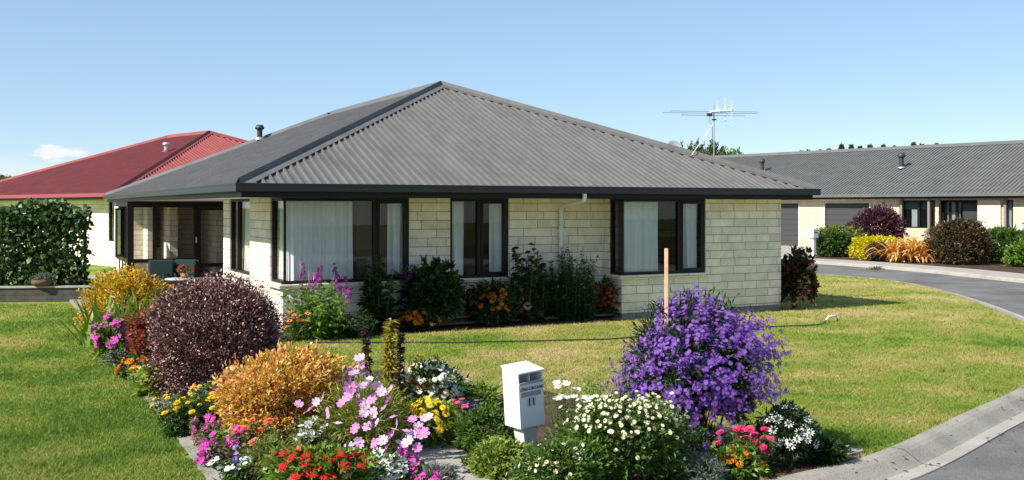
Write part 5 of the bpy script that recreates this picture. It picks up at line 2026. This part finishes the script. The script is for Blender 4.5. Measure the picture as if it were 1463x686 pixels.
rt, r, tip, dr = clump('white_cosmos', 'airy white cosmos right behind the letterbox', 'flowers', 806, 608, 52, 78, 'leaf_olive', 26, 0.08, 0.010, 14, seed=348, hvar=.5)
flowers(rt, r, tip[:11], dr[:11] + FACE, 0.05, 'cosmos', 'petal_white', 'eye_yellow')
rt, r, tip, dr = clump('lily_shoot', 'slender pale green lily shoots between letterbox and aster', 'lily', 855, 585, 36, 74, 'leaf_fresh', 6, 0.12, 0.018, 34, seed=349, hvar=.35, lean=.08)
# front row at the bottom
rt, r, rad, cz, sh = bush('red_daisy', 'mass of red daisies at the bottom of the bed', 'flowers', 462, 708, 168, 62, 'leaf_fresh', 3000, 0.08, 0.028, seed=350, amp=.12, depth=.55, e=2.4)
P, nr = surf(r, sh, cz, 60, zlo=.1)
flowers(rt, r, P, nr + np.array([0, 0, .8]), 0.048, 'zinnia', 'petal_red', 'eye_dark')
rt, r, rad, cz, sh = bush('white_daisy', 'small white flowers beside the red daisies at the path', 'flowers', 556, 702, 72, 50, 'leaf_green', 1200, 0.06, 0.02, seed=351, depth=.6)
P, nr = surf(r, sh, cz, 52, zlo=.0)
flowers(rt, r, P, nr + np.array([0, 0, .4]), 0.042, 'cosmos', 'petal_white', 'eye_yellow')
rt, r, tip, dr = clump('snapdragon', 'lilac and magenta snapdragons at the left edge of the garden path', 'flowers', 578, 684, 40, 46, 'leaf_grey', 14, 0.07, 0.018, 12, seed=352, hvar=.4)
P = np.concatenate([tip[i] - np.array([[0, 0, 0.018 * k] for k in range(8)]) + r.normal(0, .016, (8, 3)) for i in range(8)])
blossoms(rt, r, P, r.normal(0, .6, P.shape) + FACE, 0.032, 'phlox', 'petal_magenta', 'petal_cosmos')
rt, r, rad, cz, sh = bush('dianthus', 'grey leaved dianthus with magenta flowers on the path edge', 'flowers', 630, 706, 62, 34, 'leaf_grey', 1100, 0.06, 0.012, seed=353)
P, nr = surf(r, sh, cz, 9, zlo=.1)
flowers(rt, r, P, nr, 0.042, 'ball', 'petal_magenta', 'petal_magenta')
rt, r, tip, dr = clump('sweet_william', 'crimson and pink small flowers just above the left end of the red daisies', 'flowers', 408, 690, 60, 44, 'leaf_olive', 40, 0.06, 0.018, 14, seed=370, hvar=.4)
flowers(rt, r, tip[:16], dr[:16] + FACE, 0.028, 'phlox', 'petal_dusty_pink', 'petal_white')
rt, r, tip, dr = clump('toadflax', 'thin magenta flowers beside the yellow flowered plant at the edging', 'flowers', 296, 640, 44, 50, 'leaf_fresh', 30, 0.06, 0.014, 14, seed=371, hvar=.5)
P = np.concatenate([tip[i] - np.array([[0, 0, 0.015 * k] for k in range(6)]) + r.normal(0, .014, (6, 3)) for i in range(12)])
blossoms(rt, r, P, r.normal(0, .6, P.shape) + FACE, 0.022, 'phlox', 'petal_magenta', 'petal_hot_pink')
rt, r, tip, dr = clump('feverfew', 'small yellow and white daisies between marigolds and nicotiana at the bed edge', 'flowers', 206, 552, 44, 40, 'leaf_fresh', 40, 0.06, 0.02, 14, seed=372, hvar=.5)
flowers(rt, r, tip[:10], dr[:10] + FACE, 0.026, 'daisy', 'petal_cream', 'eye_yellow')
flowers(rt, r, tip[10:18], dr[10:18] + FACE, 0.028, 'ball', 'petal_yellow', 'petal_yellow')
rt, r, tip, dr = clump('hawkweed', 'loose orange flowers leaning over the garden path by the cosmos', 'flowers', 570, 640, 50, 52, 'leaf_olive', 24, 0.07, 0.014, 12, seed=373, hvar=.5)
flowers(rt, r, tip[:9], dr[:9] + FACE, 0.028, 'ball', 'petal_scarlet', 'petal_orange')
rt, r, tip, dr = clump('mixed_zinnia', 'a few red and crimson zinnias in front of the white mound', 'flowers', 640, 612, 54, 50, 'leaf_green', 30, 0.07, 0.024, 16, seed=374, hvar=.4)
flowers(rt, r, tip[:9], dr[:9] + FACE, 0.034, 'zinnia', 'petal_hot_pink', 'eye_orange')
rt, r, tip, dr = clump('green_filler', 'grassy green filler plants behind the salmon zinnias and under the orange shrub', 'plant', 330, 640, 60, 44, 'leaf_fresh', 50, 0.09, 0.02, 16, seed=375, hvar=.5)
# daisy bush
rt, r, rad, cz, sh = bush('marguerite_bush', 'wide dark green bush with small creamy white daisies in front of the letterbox', 'flowers', 892, 690, 168, 118, 'leaf_daisy', 15000, 0.055, 0.016, seed=354, amp=.32, depth=.62, e=2.4, lo=.5, wild=.2, stems=16, nlob=24)
P1, n1_ = surf(r, sh, cz, 330, zlo=.3, k=1.03)
P2, n2_ = surf(r, sh, cz, 90, zlo=-.3, k=1.03)
P, nr = np.concatenate([P1, P2]), np.concatenate([n1_, n2_])
blossoms(rt, r, P, nr, 0.019, 'daisy', 'petal_cream', 'eye_yellow')
rt2, r2, rad2, cz2, sh2 = bush('marguerite_bush', 'smaller cream daisy mound left of the wide daisy bush', 'flowers', 800, 712, 130, 76, 'leaf_daisy', 8000, 0.055, 0.016, seed=355, amp=.3, wild=.2, depth=.6)
P, nr = surf(r2, sh2, cz2, 60, zlo=-.1, k=1.03)
flowers(rt2, r2, P, nr, 0.0195, 'daisy', 'petal_cream', 'eye_yellow')
# aster
rt, r, rad, cz, sh = bush('aster_bush', 'tall wide bush covered in violet purple aster flowers', 'flowers', 992, 655, 174, 226, 'leaf_dark', 9500, 0.075, 0.018, seed=356, e=2.5, amp=.2, depth=.85, lo=.35, wild=.10, lift=.12, stems=60, sr=.006, per=14, nlob=30)
d, Rr = sh
P, ax_, out_, sh_b = bush_points(np.random.default_rng(77), 8200, (rad[0], rad[1], rad[2]), cz, 2.6, .27, 8, .78, .3, .35, .15, 30)
nr = unit(out_ * .9 + FACE * .45 + np.random.default_rng(5).normal(0, .3, out_.shape))
blossoms(rt, r, P, nr, 0.0215, 'aster', 'petal_purple', 'eye_orange')
rt, r, rad, cz, sh = bush('low_aster', 'small purple asters at the foot of the tall aster', 'flowers', 992, 666, 84, 52, 'leaf_green', 1800, 0.06, 0.018, seed=357)
P, nr = surf(r, sh, cz, 60, zlo=-.1)
flowers(rt, r, P, nr, 0.026, 'aster', 'petal_purple', 'eye_orange')
rt, r, tip, dr = clump('basal_foliage', 'yellowing long leaves beneath the left side of the tall aster', 'plant', 940, 650, 60, 78, 'leaf_olive', 22, 0.2, 0.028, 14, seed=358, hvar=.5)
rt, r, tip, dr = clump('pink_zinnia', 'crimson and pink zinnias left of the white African daisies', 'flowers', 1064, 676, 70, 76, 'leaf_green', 56, 0.08, 0.028, 16, seed=359, hvar=.6)
flowers(rt, r, tip[:26], dr[:26] + FACE, 0.04, 'ball', 'petal_hot_pink', 'eye_orange')
rt, r, rad, cz, sh = bush('orange_zinnia', 'low orange zinnias in front of the pink ones by the kerb', 'flowers', 1056, 682, 72, 40, 'leaf_fresh', 1100, 0.06, 0.024, seed=360)
P, nr = surf(r, sh, cz, 17, zlo=.0)
flowers(rt, r, P, nr, 0.034, 'ball', 'petal_orange', 'petal_scarlet')
rt, r, rad, cz, sh = bush('osteospermum', 'bush with white star daisies at the right end of the bed', 'flowers', 1124, 664, 76, 84, 'leaf_dark', 3400, 0.06, 0.02, seed=361, amp=.18)
P, nr = surf(r, sh, cz, 44, zlo=-.2, k=1.04)
flowers(rt, r, P, nr, 0.042, 'star', 'petal_white', 'eye_dark')
rt, r, rad, cz, sh = bush('santolina', 'tuft of fine grey foliage at the foot of the daisy bush', 'plant', 1006, 694, 56, 40, 'leaf_grey', 1500, 0.06, 0.008, seed=362)
rt, r, rad, cz, sh = bush('violet_edge', 'few small violet flowers on the right side of the star daisies', 'flowers', 1152, 652, 26, 50, 'leaf_dark', 600, 0.05, 0.02, seed=363)
P, nr = surf(r, sh, cz, 7, zlo=.1)
flowers(rt, r, P, nr, 0.034, 'daisy', 'petal_violet', 'eye_dark')
rt, r, rad, cz, sh = bush('dark_groundcover', 'low dark plants in shade where the bed meets the kerb', 'plant', 1176, 662, 84, 30, 'leaf_dark', 1800, 0.06, 0.022, seed=364, depth=.4, stems=0)
rt, r, tip, dr = clump('rose', 'single peach orange rose in front of the porch', 'rose', 238, 470, 22, 74, 'leaf_dark', 6, 0.1, 0.05, 14, seed=365, hvar=.3)
flowers(rt, r, tip[:1], dr[:1] + FACE, 0.10, 'ball', 'petal_salmon', 'petal_orange')

# ------------------------------------------------------------------ mulch chips and grass
r = np.random.default_rng(21)
bp_ = np.array(BED)
n = 9000
X = r.uniform(bp_[:, 0].min(), bp_[:, 0].max(), n)
Y = r.uniform(bp_[:, 1].min(), bp_[:, 1].max(), n)
k = inpoly(X, Y, BED)
X, Y = X[k], Y[k]
n = len(X)
P = np.stack([X, Y, np.full(n, .018)], 1)
ax = unit(np.stack([r.normal(0, 1, n), r.normal(0, 1, n), r.normal(0, .2, n)], 1))
o = obj('mulch', leaf_mesh('mulch', r, P, ax, np.tile([0, 0, 1.], (n, 1)), .06, .022, 'leaf_mulch', up=2))
tag(o, 'brown bark mulch chips on the bed soil', 'mulch', kind='stuff')

house_poly = [hw(1.0, 1.35), hw(7.72, 1.35), hw(7.72, .5), hw(11.9, .5), hw(11.9, 20.4), hw(.1, 20.4), hw(-1.8, 18), hw(-1.8, 2.6), hw(1.0, 2.6)]
front_bed = [hw(0.2, 1.4), hw(0.4, .28), hw(7.6, .42), hw(7.6, 1.4)]
sheet('wall_bed', [tuple(p) for p in front_bed], 0.013, 'soil', 0.03)


def onstrip(X, Y, line, hw_):
    d = np.full(len(X), 1e9)
    for p in line[::2]:
        d = np.minimum(d, np.hypot(X - p[0], Y - p[1]))
    return d < hw_


NB = 900000
Yb = 1.0 / r.uniform(1 / 36.0, 1 / 7.4, NB)
Xb = np.where(r.random(NB) < .62, r.uniform(-.62, .60, NB), r.uniform(-1.5, 1.2, NB)) * Yb
k = inpoly(Xb, Yb, lawn_poly) & ~inpoly(Xb, Yb, BED) & ~inpoly(Xb, Yb, [tuple(p) for p in house_poly]) & ~inpoly(Xb, Yb, [tuple(p) for p in front_bed])
k &= ~onstrip(Xb, Yb, STRIP, .16) & ~onstrip(Xb, Yb, PATH, .26) & ~((Yb > 23.6) & (Xb < -9.6))
kb = KERB[8:-8]
Xb, Yb = Xb[k], Yb[k]
n = len(Xb)
tuft = 0.5 + 0.5 * np.sin(Xb * 2.1 + 1.3 * np.sin(Yb * 1.7)) * np.sin(Yb * 2.6 + np.sin(Xb * 3.3))
tall = np.where(Xb < -3.2, 0.95, 0.8)
H = (0.018 + 0.020 * r.random(n) + 0.016 * tuft * r.random(n)) * tall * (0.8 + Yb / 40)
wd = 0.0028 * (0.7 + Yb / 11)
a = r.random(n) * 6.28
spots = np.stack([r.uniform(-9, 9, 420), r.uniform(8, 26, 420)], 1)
near = np.zeros(n)
for sx_, sy_ in spots:
    m_ = (np.abs(Xb - sx_) < .12) & (np.abs(Yb - sy_) < .12)
    near[m_] = 1
H = H * (1 + near * r.uniform(0, 1.3, n))
lean = r.normal(0, .75, (n, 2)) * H[:, None]
P0 = np.stack([Xb - np.cos(a) * wd, Yb - np.sin(a) * wd, np.full(n, .001)], 1)
P1 = np.stack([Xb + np.cos(a) * wd, Yb + np.sin(a) * wd, np.full(n, .001)], 1)
P2 = np.stack([Xb + lean[:, 0], Yb + lean[:, 1], H], 1)
V = np.stack([P0, P1, P2], 1).reshape(-1, 3)
o = obj('grass', npmesh('grass', V, np.arange(len(V)).reshape(-1, 3), 'grass_blade', r.random(n)))
tag(o, 'short mown grass with dry straw patches', 'grass', kind='stuff')

r = np.random.default_rng(44)
li = r.integers(20, len(KERB) - 30, 260)
off = np.abs(r.normal(0.30, 0.16, 260))
L0 = KERB[li] + r.normal(0, .12, (260, 2))
tn = unit(np.gradient(KERB, axis=0))[li]
P = np.stack([L0[:, 0] + tn[:, 1] * off, L0[:, 1] - tn[:, 0] * off, np.where(off > .27, -.084, .02 - .30 * np.clip(off - .1, 0, .3))], 1)
ax = unit(np.stack([r.normal(0, 1, 260), r.normal(0, 1, 260), np.full(260, .1)], 1))
o = obj('leaf_debris', leaf_mesh('leaf_debris', r, P, ax, np.tile([0, 0, 1.], (260, 1)), .045, .025, 'leaf_mulch', up=2))
tag(o, 'small dry leaves scattered along the kerb gutter', 'leaf litter', kind='stuff')
